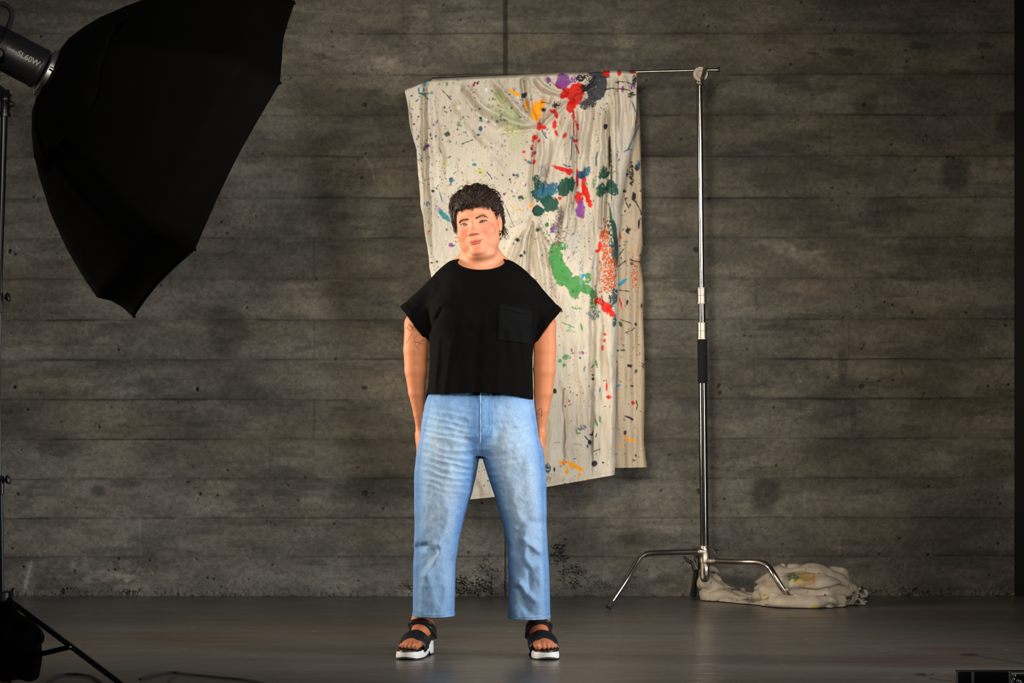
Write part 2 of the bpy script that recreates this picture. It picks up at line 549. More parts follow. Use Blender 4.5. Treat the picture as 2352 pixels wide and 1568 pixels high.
def build_wall():
    x0, x1 = W(-330, 0, YW)[0], W(2330, 0, YW)[0]
    z0, z1 = 0.0, 3.35
    dx = 0.0042; dz = 0.0032
    nx = int((x1 - x0) / dx) + 1; nz = int((z1 - z0) / dz) + 1
    xs = np.linspace(x0, x1, nx, dtype=np.float32); zs = np.linspace(z0, z1, nz, dtype=np.float32)
    X, Z = np.meshgrid(xs, zs); X = X.ravel(); Z = Z.ravel()
    px = X * SW + CX; py = HY - (Z - CAMZ) * SW
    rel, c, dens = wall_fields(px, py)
    # bug holes as real pits, drawn by hand onto the grid
    rs = np.random.RandomState(11)
    R2 = rel.reshape(nz, nx); C2 = c.reshape(nz, nx, 3); D2 = dens.reshape(nz, nx)
    holes = []
    for k in range(26000):
        i = rs.randint(2, nz - 3); j = rs.randint(2, nx - 3)
        if rs.rand() > sstep(.38, .66, D2[i, j]) * 1.0 + .05: continue
        holes.append((i, j, rs.choice([.3, .42, .62, 1.0, 1.5], p=[.40, .34, .18, .06, .02]) * 1.4))
    for (hx, hy, r) in [(1979, 887, 3.6), (838, 890, 4.2), (452, 893, 3.4), (33, 889, 3.4), (445, 570, 3.5), (1597, 573, 4), (1984, 240, 3), (837, 240, 3.5), (22, 576, 3.2), (1605, 1128, 4),
                        (838, 1132, 4), (460, 1133, 3), (40, 1133, 3), (1650, 885, 4), (1652, 902, 3.4), (1990, 870, 2), (1710, 770, 2.4), (1716, 800, 2.6)]:
        j = int((hx - CX) / SW / dx - x0 / dx); i = int((CAMZ - (hy - HY) / SW) / dz)
        holes.append((i, j, r))
    for i, j, r in holes:
        k = int(r * 1.6) + 2
        a0, a1, b0, b1 = max(i - k, 0), min(i + k + 1, nz), max(j - k, 0), min(j + k + 1, nx)
        if a1 <= a0 or b1 <= b0: continue
        ii, jj = np.mgrid[a0:a1, b0:b1]
        ang = rs.rand() * 6.28; el = 1 + rs.rand() * .9
        du = (jj - j) * math.cos(ang) * 1.3 + (ii - i) * math.sin(ang); dv = (-(jj - j) * 1.3 * math.sin(ang) + (ii - i) * math.cos(ang)) * el
        q = np.hypot(du, dv) / r
        m = 1 - sstep(.6, 1.15, q)
        R2[a0:a1, b0:b1] -= m * min(0.0035 * r, .012)
        C2[a0:a1, b0:b1] *= (1 - .62 * m)[..., None]
    # honeycomb gravel pockets near the floor
    pxg = px.reshape(nz, nx); pyg = py.reshape(nz, nx)
    P = [(1085, 1345, 60, 26, 1.1), (1115, 1315, 40, 30, .7), (1060, 1352, 36, 16, 1.1), (1285, 1275, 24, 36, .9), (1310, 1320, 40, 30, .8), (1360, 1345, 60, 16, .6), (945, 1347, 24, 16, .9),
         (2010, 1358, 40, 8, .6), (2090, 1358, 50, 10, .8), (925, 1350, 20, 10, .6), (290, 1360, 30, 7, .8), (155, 1357, 18, 8, .7), (1450, 1352, 50, 10, .5), (2140, 1362, 60, 8, .5), (1180, 1350, 40, 14, .8)]
    mask = np.zeros_like(pxg)
    warp = fbm(pxg / 10, pyg / 10, 3, 101)
    for sx, sy, rx, ry, a in P:
        q = np.hypot((pxg - sx) / rx, (pyg - sy) / ry) + (warp - .5) * 1.6
        mask = np.maximum(mask, a * (1 - sstep(.55, 1.1, q)))
    sel = np.where(mask > .02)
    pr = np.random.RandomState(5)
    gx, gy = pxg[sel], pyg[sel]
    # cellular stones
    cell = 6.2
    cxi = np.floor(gx / cell).astype(int); cyi = np.floor(gy / cell).astype(int)
    f1 = np.full(gx.shape, 9e9, np.float32); f2 = f1.copy(); idc = np.zeros(gx.shape)
    for ox in (-1, 0, 1):
        for oy in (-1, 0, 1):
            a = _LAT[(cxi + ox) & 255, (cyi + oy) & 255]; b = _LAT[(cyi + oy + 77) & 255, (cxi + ox + 31) & 255]
            d = np.hypot((cxi + ox + a) * cell - gx, (cyi + oy + b) * cell - gy)
            nw = d < f1
            f2 = np.where(nw, f1, np.minimum(f2, d)); f1 = np.where(nw, d, f1); idc = np.where(nw, a * b * 7 % 1, idc)
    edge = sstep(0.2, 2.4, f2 - f1)
    mm = np.clip(mask[sel], 0, 1)
    mm = mm * sstep(.30, .62, fbm(gx / 13, gy / 9, 3, 155) * .8 + mm * .25)
    R2[sel] += mm * (-0.018 + 0.022 * edge * (0.5 + idc))
    C2[sel] *= (1 - mm * (1 - (0.28 + 1.0 * edge * (0.55 + .9 * idc))))[:, None]
    # rubble ledge at the very bottom
    led = sstep(1352, 1368, pyg) * (0.4 + fbm(pxg / 16, pyg / 8, 3, 120))
    R2 += led * .006 - sstep(.5, .8, fbm(pxg / 6, pyg / 5, 2, 130)) * sstep(1345, 1366, pyg) * .008
    C2 *= (1 + .25 * led * (fbm(pxg / 8, pyg / 6, 2, 140) - .3))[..., None]
    # chalk scratches
    for pts, w, a in [([(838, 360), (852, 378), (858, 402), (860, 415)], 1.3, .8), ([(1828, 716), (1870, 718), (1898, 724)], 1, .7), ([(1975, 1232), (1970, 1215), (1972, 1195)], 1, .8),
                      ([(1665, 270), (1672, 300), (1672, 330)], 4, .25), ([(1832, 858), (1836, 872), (1842, 880)], 2, .6), ([(1927, 1240), (1929, 1260), (1928, 1272)], 4, .35),
                      ([(1757, 1120), (1745, 1160)], .8, .5), ([(1850, 1165), (1845, 1150), (1852, 1130)], 3, .3), ([(105, 1290), (65, 1300), (60, 1350)], 6, .3), ([(72, 1290), (55, 1362)], 3, .5), ([(300, 860), (420, 868)], .7, .3)]:
        d, t = segd(pxg, pyg, pts)
        C2 *= (1 + a * np.exp(-(d / w) ** 2) * (.5 + vn(pxg / 3, pyg / 3, 9)))[..., None]
    rel = R2.ravel(); c = C2.reshape(-1, 3)
    V = np.stack([X, YW - rel, Z], 1)
    idx = np.arange(nx * nz).reshape(nz, nx)
    Fc = np.stack([idx[:-1, :-1].ravel(), idx[:-1, 1:].ravel(), idx[1:, 1:].ravel(), idx[1:, :-1].ravel()], 1)
    m = mat('board_formed_concrete', rough=0.78, spec=0.3)
    use_col(m, 0.22, 120.0)
    add_bump(m, 260, 0.5, 0.0012, 6)
    o = mesh_obj('wall_back', V, Fc, m)
    o['kind'] = 'structure'
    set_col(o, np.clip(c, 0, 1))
    return m


concrete = build_wall()

# small painted number on the wall, part of its surface
# shade at the right end of the wall, put in as a near-black panel
M['end_shade'] = mat('wall_end_shade', (0.010, 0.009, 0.008), 0.7)
xd = W(2330, 0, YW)[0]
mb = MB().box((xd, YW + .02, 0.0), (xd + .9, YW + .07, 3.35), .002)
o = mb.build('shade_panel_1', M['end_shade'], smooth=False); o['kind'] = 'structure'
mb = MB().box((xd + .9, YW - .02, 0.0), (xd + 3.0, YW + .1, 3.35))
m2 = mat('plain_concrete', (0.16, 0.14, 0.115), 0.8); add_bump(m2, 30, .4, .003)
o = mb.build('wall_right', m2, smooth=False); o['kind'] = 'structure'


# ------------------------------------------------------------------ floor: burnished concrete
def build_floor():
    ys = np.linspace(6.9, 11.13, 560, dtype=np.float32); xs = np.linspace(-3.4, 4.2, 620, dtype=np.float32)
    X, Y = np.meshgrid(xs, ys); X = X.ravel(); Y = Y.ravel()
    px = X / Y * F_PX + CX; py = HY + CAMZ * F_PX / Y
    s1 = fbm(X * 1.6, Y * 14, 4, 201); s2 = fbm(X * 6, Y * 40, 3, 211); big = fbm(X * .9, Y * 1.7, 3, 221)
    brn = sstep(.48, .66, fbm(X * .8 + 3, Y * 4.2, 3, 231))
    base = np.array([0.098, 0.091, 0.082], np.float32); brown = np.array([0.085, 0.060, 0.040], np.float32)
    v = (0.74 + .3 * s1) * (.86 + .22 * s2) * (.75 + .45 * big)
    c = base[None] * v[:, None]
    c = c * (1 - .45 * brn[:, None]) + brown[None] * v[:, None] * .45 * brn[:, None]
    # rusty drag marks
    def blot(sx, sy, rx, ry, a, col):
        nonlocal c
        q = np.hypot((px - sx) / rx, (py - sy) / ry) + (s1 - .5) * 1.2
        m = a * (1 - sstep(.4, 1.2, q)); c = c * (1 - m[:, None]) + np.array(col)[None] * m[:, None]
    R = (0.072, 0.042, 0.024)
    for b in [(430, 1462, 160, 14, .55), (1060, 1465, 110, 6, .5), (2160, 1488, 130, 5, .75), (2090, 1520, 260, 16, .35), (150, 1462, 120, 20, .3), (760, 1455, 120, 8, .35), (1500, 1480, 160, 9, .25)]:
        blot(*b, R)
    blot(2226, 1503, 20, 4, .85, (.015, .008, .004)); blot(2115, 1548, 14, 3, .85, (.01, .006, .004)); blot(2140, 1549, 4, 2.5, .95, (.005, .005, .005))
    blot(2230, 1555, 60, 7, .6, (.07, .03, .012))
    for pts, w in [([(2230, 1504), (2290, 1513), (2352, 1524)], 1.1), ([(2112, 1548), (2140, 1558), (2200, 1565)], 1.1), ([(195, 1475), (192, 1488), (185, 1495)], .7), ([(560, 1520), (585, 1512), (586, 1535)], .6)]:
        d, t = segd(px, py, pts); c *= (1 - .7 * np.exp(-(d / w) ** 2))[:, None]
    # fine light specks
    rs = np.random.RandomState(8)
    for k in range(90):
        sx, sy = rs.rand() * 2352, 1372 + rs.rand() * 190
        m = ((np.abs(px - sx) < 2.4 + rs.rand() * 4) & (np.abs(py - sy) < 1.1)); c[m] *= 1.5
    V = np.stack([X, Y, np.zeros_like(X)], 1)
    ny, nx = 560, 620
    idx = np.arange(nx * ny).reshape(ny, nx)
    Fc = np.stack([idx[:-1, :-1].ravel(), idx[:-1, 1:].ravel(), idx[1:, 1:].ravel(), idx[1:, :-1].ravel()], 1)
    # nearer floor, outside the picture: one more big strip of quads in the same mesh
    n0 = len(V)
    V = np.concatenate([V, np.array([[-3.4, 0.5, 0], [4.2, 0.5, 0]], np.float32)])
    c = np.concatenate([c, np.tile(base * .8, (2, 1))])
    Fc = np.concatenate([Fc, np.array([[n0, n0 + 1, nx - 1, 0]])])
    m = mat('burnished_concrete', rough=0.34, spec=0.5)
    use_col(m, 0.16, 22.0, (1, 7, 1))
    tc = N(m, 'ShaderNodeTexCoord'); mp = N(m, 'ShaderNodeMapping'); mp.inputs['Scale'].default_value = (1.2, 9, 1)
    L(m, tc.outputs['Object'], mp.inputs['Vector'])
    t = N(m, 'ShaderNodeTexNoise', i_Scale=3.0, i_Detail=5.0); L(m, mp.outputs['Vector'], t.inputs['Vector'])
    r = N(m, 'ShaderNodeMapRange'); r.inputs['From Min'].default_value = .3; r.inputs['From Max'].default_value = .7; r.inputs['To Min'].default_value = .24; r.inputs['To Max'].default_value = .42
    L(m, t.outputs['Fac'], r.inputs['Value']); L(m, r.outputs['Result'], bsdf(m).inputs['Roughness'])
    add_bump(m, 14, 0.25, 0.002, 6, stretch=(1, 5, 1))
    o = mesh_obj('floor', V, Fc, m); o['kind'] = 'structure'
    set_col(o, np.clip(c, 0, 1))


build_floor()
# ------------------------------------------------------------------ octagonal softbox (left foreground)
YO = 7.71
SO = F_PX / YO


def build_octabox():
    root = empty('octagonal_softbox', W(115, 170, YO))
    tag(root, 'large black octagonal softbox on the light at upper left, seen from behind', 'softbox')
    al = math.radians(17.0)
    a = Vector((.89 * math.cos(al), math.sin(al), -.455 * math.cos(al))).normalized()      # axis, back -> front
    up = Vector((.455, 0, .89)); up = (up - a * up.dot(a)).normalized()
    sd = up.cross(a).normalized()                                       # sideways, towards / away from camera
    if sd.y > 0: sd = -sd                                               # sd points to the camera
    O = Vector(W(115, 170, YO))
    prof = [(.0, .055), (.012, .118), (.045, .175), (.10, .238), (.165, .296), (.25, .366), (.34, .42), (.44, .458), (.535, .482), (.58, .488), (.705, .486)]
    prof = [(0, .055), (.012, .12), (.028, .175), (.060, .233), (.115, .302), (.20, .392), (.31, .480), (.40, .540), (.455, .572), (.50, .560), (.545, .562), (.590, .577)]
    # ribs at 45 degree steps, panels sag between the ribs
    nseg = 6; sub = 16
    off = 0.0
    V = []; Fc = []
    m = len(prof)
    fine = []
    for i in range(m - 1):
        for k in range(3):
            t = k / 3
            fine.append((prof[i][0] * (1 - t) + prof[i + 1][0] * t, prof[i][1] * (1 - t) + prof[i + 1][1] * t))
    fine.append(prof[-1]); m = len(fine); n = nseg * sub
    tot = fine[-1][0]
    for i, (t, r) in enumerate(fine):
        for k in range(n):
            an = off + 2 * math.pi * k / n
            fr = (k % sub) / sub
            lin = math.cos(math.pi / nseg) / math.cos((fr - .5) * 2 * math.pi / nseg)
            sag = math.sin(math.pi * fr)
            s = t / tot
            rr = r * lin * (1 - .035 * sag * math.sin(math.pi * min(s, 1)))
            wr = (vn(np.float32(k * .23 + 3), np.float32(t * 11), 4) - .5) * .012 * min(1, s * 3)
            tt = t - (.014 * sag * sstep(.80, 1.0, s))                   # rim scallops between rib tips
            V.append(O + a * tt + (up * math.cos(an) + sd * math.sin(an)) * (rr + wr))
    for i in range(m - 1):
        for k in range(n):
            Fc.append((i * n + k, (i + 1) * n + k, (i + 1) * n + (k + 1) % n, i * n + (k + 1) % n))
    o = mesh_obj('shell', V, Fc, M['nylon'], root)
    bv = BVHTree.FromPolygons([Vector(v) for v in V], Fc)
    cu = bpy.data.curves.new('logo', 'FONT'); cu.body = 'Godox'; cu.size = 1.0
    ob = bpy.data.objects.new('logo', cu); COL.objects.link(ob)
    dg = bpy.context.evaluated_depsgraph_get(); dg.update()
    me = bpy.data.meshes.new_from_object(ob.evaluated_get(dg)); bpy.data.objects.remove(ob)
    ok = True
    for vtx in me.vertices:
        x, y = vtx.co.x * 14.5, vtx.co.y * 9.0
        q = cast(bv, 203 + x * .60 + y * .55, 618 + x * .80 - y * .25, .0015, 5.0)
        if q is None: ok = False; break
        vtx.co = q
    if ok:
        me.materials.clear(); me.materials.append(M['grey_print'])
        lo_ = bpy.data.objects.new('printed_logo', me); COL.objects.link(lo_); adopt(lo_, root)
    sol = o.modifiers.new('thickness', 'SOLIDIFY'); sol.thickness = 0.003; sol.offset = -1
    # white front cloth, set back from the rim (the lamp is off)
    di = MB(); ring = []
    Rd = .94 * fine[-1][1]
    c0 = O + a * (tot * .80)
    for k in range(48):
        an = 2 * math.pi * k / 48
        fr = (k % 8) / 8; lin = math.cos(math.pi / 6) / math.cos((fr - .5) * math.pi / 3)
        ring.append(c0 + (up * math.cos(an) + sd * math.sin(an)) * Rd * lin)
    di.add([c0] + ring, [(0, 1 + k, 1 + (k + 1) % 48) for k in range(48)])
    dm = mat('diffusion_cloth', (.8, .78, .74), .9)
    di.build('front_diffuser', dm, root, smooth=False)
    # ribs
    for q in range(nseg):
        an = off + 2 * math.pi * q / nseg
        rb = MB().tube([O + a * t + (up * math.cos(an) + sd * math.sin(an)) * (r - .008) for t, r in prof], .003, 6)
        rb.build('rib', M['nylon'], root)
        tip = MB().ball(O + a * tot + (up * math.cos(an) + sd * math.sin(an)) * (fine[-1][1] - .004), .0055, 10, 6)
        tip.build('rib_tip', M['nylon'], root)
        # seam welt over the rib
    # rear cover skirt that overlaps the shell, with a loose edge
    V = []; Fc = []
    sk = [(-.004, .062), (.008, .122), (.036, .184), (.078, .246), (.118, .292)]
    for i, (t, r) in enumerate(sk):
        for k in range(64):
            an = 2 * math.pi * k / 64
            fr = (k % 8) / 8; lin = math.cos(math.pi / 8) / math.cos((fr - .5) * math.pi / 4)
            e = .02 * math.sin(an * 4 + 1) * (i == 4) + (vn(np.float32(k * .4), np.float32(i), 9) - .5) * .008
            V.append(O + a * (t + e) + (up * math.cos(an) + sd * math.sin(an)) * (r * lin * 1.02 + .006 + abs(e) * .4))
    for i in range(4):
        for k in range(64): Fc.append((i * 64 + k, (i + 1) * 64 + k, (i + 1) * 64 + (k + 1) % 64, i * 64 + (k + 1) % 64))
    o = mesh_obj('rear_cover', V, Fc, M['nylon'], root)
    sol = o.modifiers.new('thickness', 'SOLIDIFY'); sol.thickness = 0.003
    # silver speed ring between lamp and box
    rg = MB().lathe(O - a * .022, O, [(0, .066), (.0, .074), (.004, .078), (.020, .078), (.024, .074), (.024, .062)], 48, cap=False)
    rg.build('speed_ring', M['bright_metal'], root)
    for an in (80, 200, 320):
        an = math.radians(an)
        p = O - a * .008 + (up * math.cos(an) + sd * math.sin(an)) * .080
        MB().lathe(p - a * .008, p + a * .012, [(0, .007), (.016, .007)], 14).build('ring_screw', M['bright_metal'], root)
    return root, a, up, sd, O


octa, OA, OU, OS, OO = build_octabox()


# ------------------------------------------------------------------ studio lamp
def build_lamp():
    root = empty('studio_lamp', W(20, 150, YO))
    tag(root, 'black cylindrical studio lamp with white lettering behind the softbox', 'lamp')
    a, up, sd = OA, OU, OS
    e = OO - a * .026
    r = .0655
    b = MB().lathe(e - a * .235, e, [(0, r * .9), (.004, r), (.07, r), (.072, r - .003), (.076, r - .003), (.078, r), (.213, r), (.215, r + .0015), (.225, r + .002), (.233, r - .002), (.235, r - .01)], 64)
    b.build('housing', M['plastic'], root)
    v = MB()
    for k in range(12):
        t = -.228 + k * .0065
        v.lathe(e + a * t, e + a * (t + .003), [(0, r + .0008), (.003, r + .0008)], 48)
    v.build('cooling_fins', M['black_metal'], root)
    # carrying handle arched over the back
    hp = arc_pts([e - a * .235 + up * .02 - sd * -.0, e - a * .225 + up * .085, e - a * .205 + up * .125, e - a * .165 + up * .115, e - a * .152 + up * .05], 8)
    MB().tube(hp, .010, 12, squash=.8).build('handle', M['rubber'], root)
    # yoke and tilt mount going down to the stand
    piv = e - a * .15 - up * .02
    yk = MB()
    yk.obox(piv + sd * .074 - up * .03, (a, sd, up), (.03, .006, .11), .002)
    yk.obox(piv - sd * .074 - up * .03, (a, sd, up), (.03, .006, .11), .002)
    yk.obox(piv - up * .088, (a, sd, up), (.035, .154, .008), .002)
    yk.build('yoke', M['black_metal'], root)
    top = Vector(W(12, 222, YO))
    bk = MB()
    bk.obox((top + (piv - up * .09)) / 2, ((piv - up * .09 - top), sd, (piv - up * .09 - top).cross(sd)), ((piv - up * .09 - top).length + .03, .03, .036), .004)
    bk.lathe(Vector(W(10, 268, YO)), Vector(W(12, 205, YO)), [(0, .0195), (.012, .0195), (.014, .0165), (.045, .0165), (.05, .019), (.062, .019), (.066, .016), (.086, .014)], 24)
    bk.build('stand_socket', M['black_metal'], root)
    kb = MB().lathe(Vector(W(18, 239, YO)), Vector(W(36, 240, YO)), [(0, .004), (.004, .0055), (.008, .012), (.014, .010), (.024, .003)], 12)
    kb.build('clamp_knob', M['plastic'], root)
    kb = MB().lathe(piv + sd * .078, piv + sd * .115, [(0, .008), (.01, .016), (.03, .018), (.037, .012)], 10)
    kb.build('tilt_knob', M['plastic'], root)
    MB().ball(Vector(W(119, 142, YO - .066)), .0018, 8, 6).build('indicator_pin', M['bright_metal'], root)

    # lettering wrapped on the housing
    def letter(txt, size, t0, s0, name):
        cu = bpy.data.curves.new(name, 'FONT'); cu.body = txt; cu.size = size; cu.offset = size * .012
        ob = bpy.data.objects.new(name, cu); COL.objects.link(ob)
        dg = bpy.context.evaluated_depsgraph_get(); dg.update()
        me = bpy.data.meshes.new_from_object(ob.evaluated_get(dg))
        bpy.data.objects.remove(ob)
        rr = r + .0006
        for vtx in me.vertices:
            t = t0 + vtx.co.x; ang = (s0 + vtx.co.y) / rr
            q = e + a * t + (sd * math.cos(ang) + up * math.sin(ang)) * rr
            vtx.co = q
        me.materials.clear(); me.materials.append(M['silver_print'])
        o = bpy.data.objects.new(name, me); COL.objects.link(o); adopt(o, root)
        o['label'] = 'small printed letters on the lamp side'
    letter('SL60W', .0255, -.097, .002, 'printed_letters')
    letter('Godox', .0135, -.134, .006, 'printed_letters')


build_lamp()


# ------------------------------------------------------------------ light stand of the lamp
def build_light_stand():
    root = empty('light_stand', (W(4, 1360, YO)[0], YO, 0))
    tag(root, 'black tripod light stand at the left picture edge', 'light stand')
    P = lambda x, y, d=0: Vector(W(x, y, YO + d))
    MB().tube([P(9, 262), P(5, 420), P(1, 560), P(-2, 690)], [.0125, .0115, .011, .011], 16).build('upper_tube', M['black_metal'], root)
    MB().tube([P(-2.5, 690), P(-4.5, 880), P(-2.5, 1100)], .0085, 16).build('middle_tube', M['black_metal'], root)
    MB().tube([P(-1, 1120), P(1.5, 1260), P(2.5, 1362)], .0105, 16).build('lower_tube', M['black_metal'], root)
    c = MB().lathe(P(-1, 718), P(-2, 672), [(0, .011), (.002, .0135), (.06, .0135), (.064, .011)], 20); c.build('collar', M['plastic'], root)
    c = MB().lathe(P(-1, 1136), P(-1.5, 1092), [(0, .012), (.002, .0155), (.058, .0155), (.061, .012)], 20); c.build('collar', M['black_metal'], root)
    for y in (685, 1104):
        k = MB().lathe(P(5, y), P(9, y), [(0, .003), (.008, .003)], 10); k.build('screw', mat('brass', (.6, .45, .2), .3, 1.0) if 'brass' not in M else M['brass'], root)
        k = MB().lathe(P(11, y), P(24, y - 4), [(0, .004), (.004, .010), (.012, .017), (.0185, .011), (.020, .004)], 8)
        k.build('wing_knob', M['plastic'], root)
    hub = MB().lathe(P(3, 1386), P(3, 1356), [(0, .026), (.004, .030), (.036, .030), (.04, .026)], 20)
    hub.obox(P(21, 1369), ((1, 0, 0), (0, 1, 0), (0, 0, 1)), (.03, .03, .034), .003)
    hub.build('leg_hub', M['plastic'], root)
    MB().lathe(P(30, 1362), P(32, 1348), [(0, .009), (.012, .0075), (.017, .004)], 10).build('hub_knob', M['plastic'], root)
    # legs: one comes right and to the camera, two go left
    f1 = Vector(W(318, 1609, 7.27)); f1.z = .014
    a0 = P(20, 1376, -.01)
    def leg(a0, f):
        d = (f - a0)
        s = Vector((0, 1, 0)); s = (s - d.normalized() * s.dot(d.normalized())).normalized()
        lg = MB().obox((a0 + f) / 2, (d, s, d.cross(s)), (d.length, .014, .017), .003)
        lo = lg.build('leg', M['black_metal'], root)
        MB().ball(f, .016, 12, 8).build('rubber_foot', M['rubber'], lo)
    leg(a0, f1)
    leg(P(-12, 1376, .03), Vector((W(-150, 0, YO)[0], YO + .55, .014)))
    leg(P(-12, 1376, -.03), Vector((W(-150, 0, YO)[0], YO - .6, .014)))
    bl = P(4, 1522, 0)
    j = a0 + (f1 - a0) * .497
    for tgt in (j,):
        d = tgt - bl; s = Vector((0, 1, 0)).cross(d).normalized()
        MB().obox((tgt + bl) / 2 - Vector((0, .014, 0)), (d, Vector((0, 1, 0)), s), (d.length, .004, .016), .001).build('brace', M['black_metal'], root)
        MB().ball(tgt - Vector((0, .02, 0)), .004, 10, 6).build('rivet', M['bright_metal'], root)
    MB().tube([P(2.5, 1362), bl + Vector((0, 0, -.03))], .0105, 14).build('lower_post', M['black_metal'], root)


build_light_stand()


# ------------------------------------------------------------------ C-stand
def build_cstand():
    Y = 10.66
    P = lambda x, y, d=0: Vector(W(x, y, Y + d))
    root = empty('century_stand', (W(1619, 0, Y)[0], Y, 0))
    tag(root, 'shiny steel stand holding the paint-splattered cloth on its arm', 'stand')
    top = (1606.5, 193); bot = (1619, 1340)
    def pole(y): return top[0] + (bot[0] - top[0]) * (y - top[1]) / (bot[1] - top[1])
    PP = lambda y: P(pole(y), y)
    MB().tube([PP(190), PP(668)], .0125, 32).build('upper_riser', M['chrome'], root)
    MB().tube([PP(190), PP(197)], .0145, 32).build('riser_cap', M['rubber'], root)
    MB().tube([PP(690), PP(745)], .0152, 32).build('middle_riser', M['chrome'], root)
    MB().tube([PP(775), PP(1262)], .0192, 32).build('column', M['chrome'], root)
    for (y0, y1, r) in ((661, 697, .0215), (741, 779, .0225)):
        h = (y1 - y0) * Y / F_PX
        b = MB().lathe(PP(y1), PP(y0), [(0, r), (0, r + .004), (.003, r + .004), (.004, r), (h * .5, r), (h * .5 + .001, r - .001), (h * .5 + .002, r), (h - .004, r), (h - .003, r + .003), (h, r + .003), (h, r * .7)], 32)
        b.build('collar', M['steel_satin'], root)
    MB().lathe(P(1600, 670), P(1583, 669), [(0, .006), (.01, .006), (.012, .004), (.03, .0035), (.033, .002)], 12).build('tee_knob', M['black_metal'], root)
    MB().lathe(PP(880), PP(779), [(0, .0205), (.003, .0215), (.19, .0215), (.194, .0205)], 32).build('foam_grip', M['foam'], root)
    # turtle base hub
    hub = MB()
    hub.lathe(PP(1336), PP(1252), [(0, .0), (0, .012), (.012, .020), (.02, .0205), (.085, .0205), (.087, .024), (.13, .024), (.135, .020), (.16, .020), (.163, .017)], 32)
    hub.tube([P(1618, 1267), P(1599, 1267, -.01)], [.022, .0165], 20)
    hub.tube([P(1620, 1288), P(1644, 1288, -.02)], [.023, .0168], 20)
    hub.build('base_hub', M['steel_satin'], root)
    MB().tube([P(1622, 1302, -.025), P(1622, 1315, -.03), P(1622, 1324, -.028), P(1619, 1332, -.02)], [.010, .012, .009, .005], 6).build('base_nut', M['steel'], root)
    MB().ball(P(1619, 1331, -.022), .0085, 12, 8).build('plug', M['rubber'], root)
    for q in ((1610, 1265.5), (1633, 1288)):
        MB().lathe(P(q[0], q[1], -.030), P(q[0], q[1], -.024), [(0, .0055), (.004, .0062), (.01, .0062)], 14).build('pin', M['steel'], root)
    # S lever
    lv = arc_pts([P(1622, 1256, -.028), P(1630, 1256, -.034), P(1637, 1261, -.036), P(1642, 1268, -.036), P(1648, 1269, -.036)], 6)
    MB().tube(lv, [.007] * (len(lv) - 8) + [.0075] * 8, 12, squash=.45).build('locking_lever', M['steel'], root)
    MB().tube([P(1600, 1258, .01), P(1592, 1256, .03)], [.009, .006], 10).build('lock_lug', M['steel_satin'], root)
    # black leg-lock handle
    kb = MB().tube(arc_pts([P(1570, 1277, .05), P(1580, 1287, .055), P(1592, 1294, .06), P(1604, 1301, .06)], 5), [.004] * 4 + [.008] * 6 + [.012] * 6, 10)
    kb.tube([P(1598, 1268, .06), P(1602, 1284, .06), P(1601, 1300, .06)], [.011, .012, .017], 10)
    kb.tube([P(1593, 1288, .06), P(1600, 1306, .06), P(1604, 1311, .06)], [.014, .02, .008], 10)
    kb.build('tee_handle', M['plastic'], root)
    # three bent legs
    def leg(pts, m, foot=True):
        q = arc_pts(pts, 10)
        lo = MB().tube(q, .0128, 24).build('leg', m, root)
        if foot:
            d = (q[-1] - q[-2]).normalized()
            MB().tube([q[-1] - d * .03, q[-1] + d * .004], .0142, 16).build('rubber_foot', M['rubber'], lo)
    s = lambda x, y, d: P(x, y, d)
    hgt = P(0, 1269).z
    def bent(x_h, y_h, foot_px, foot_Y, knee_px, knee_py, kd):
        pass
    fl = Vector(W(1398, 1398, 10.37)); fl.z = .014
    leg([P(1600, 1266.5, -.02), P(1540, 1268, -.08), P(1500, 1269.5, -.13), P(1483, 1272, -.15), P(1471, 1280, -.165), P(1460, 1296, -.185), P(1440, 1330, -.23), fl + (P(1440, 1330, -.23) - fl) * .3, fl], M['steel'])
    fr = Vector(W(1820, 1388, 10.50)); fr.z = .03
    leg([P(1644, 1288, -.02), P(1700, 1289.5, -.07), P(1735, 1290, -.11), P(1753, 1293, -.13), P(1766, 1302, -.145), P(1778, 1320, -.17), P(1798, 1352, -.18), fr], M['steel'], False)
    fb = Vector(W(1592, 1370, 11.0)); fb.z = .014
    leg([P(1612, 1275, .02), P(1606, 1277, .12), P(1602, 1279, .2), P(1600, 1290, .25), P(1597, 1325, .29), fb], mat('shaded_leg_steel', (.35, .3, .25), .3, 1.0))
    # grip head with arm
    gh = MB().lathe(P(1609, 170, .03), P(1609, 170, -.05), [(0, .030), (.006, .034), (.028, .034), (.029, .030), (.033, .030), (.034, .0345), (.055, .0345), (.0575, .032), (.0575, .016), (.064, .014)], 40)
    gh.tube([P(1607.5, 184, 0), P(1606.8, 194, 0)], [.018, .0175], 24)
    gh.obox(P(1607, 189), ((1, 0, 0), (0, 1, 0), (0, 0, 1)), (.030, .03, .012), .002)
    gh.build('grip_head', mat('dull_cast_metal', (.15, .125, .10), .45, 1.0), root)
    kn = arc_pts([P(1619, 147, -.055), P(1620.5, 156, -.055), P(1618.5, 167, -.055), P(1614.5, 178, -.055), P(1615, 190, -.055)], 6)
    k2 = MB()
    # flat S-shaped wing: ribbon in depth
    V = []; Fc = []
    for i, p in enumerate(kn):
        f = i / (len(kn) - 1); w_ = .011 + .003 * math.sin(math.pi * f)
        for dx, dy in ((-w_ * .55 - .003, .01), (.002, -.012), (.0045, -.010), (-w_ * .55, .013)):
            V.append(p + Vector((dx, dy, 0)))
    for i in range(len(kn) - 1):
        for k in range(4): Fc.append((i * 4 + k, i * 4 + (k + 1) % 4, (i + 1) * 4 + (k + 1) % 4, (i + 1) * 4 + k))
    Fc += [(3, 2, 1, 0), tuple(range(len(V) - 4, len(V)))]
    k2.add(V, Fc)
    k2.build('grip_knob', M['steel'], root)
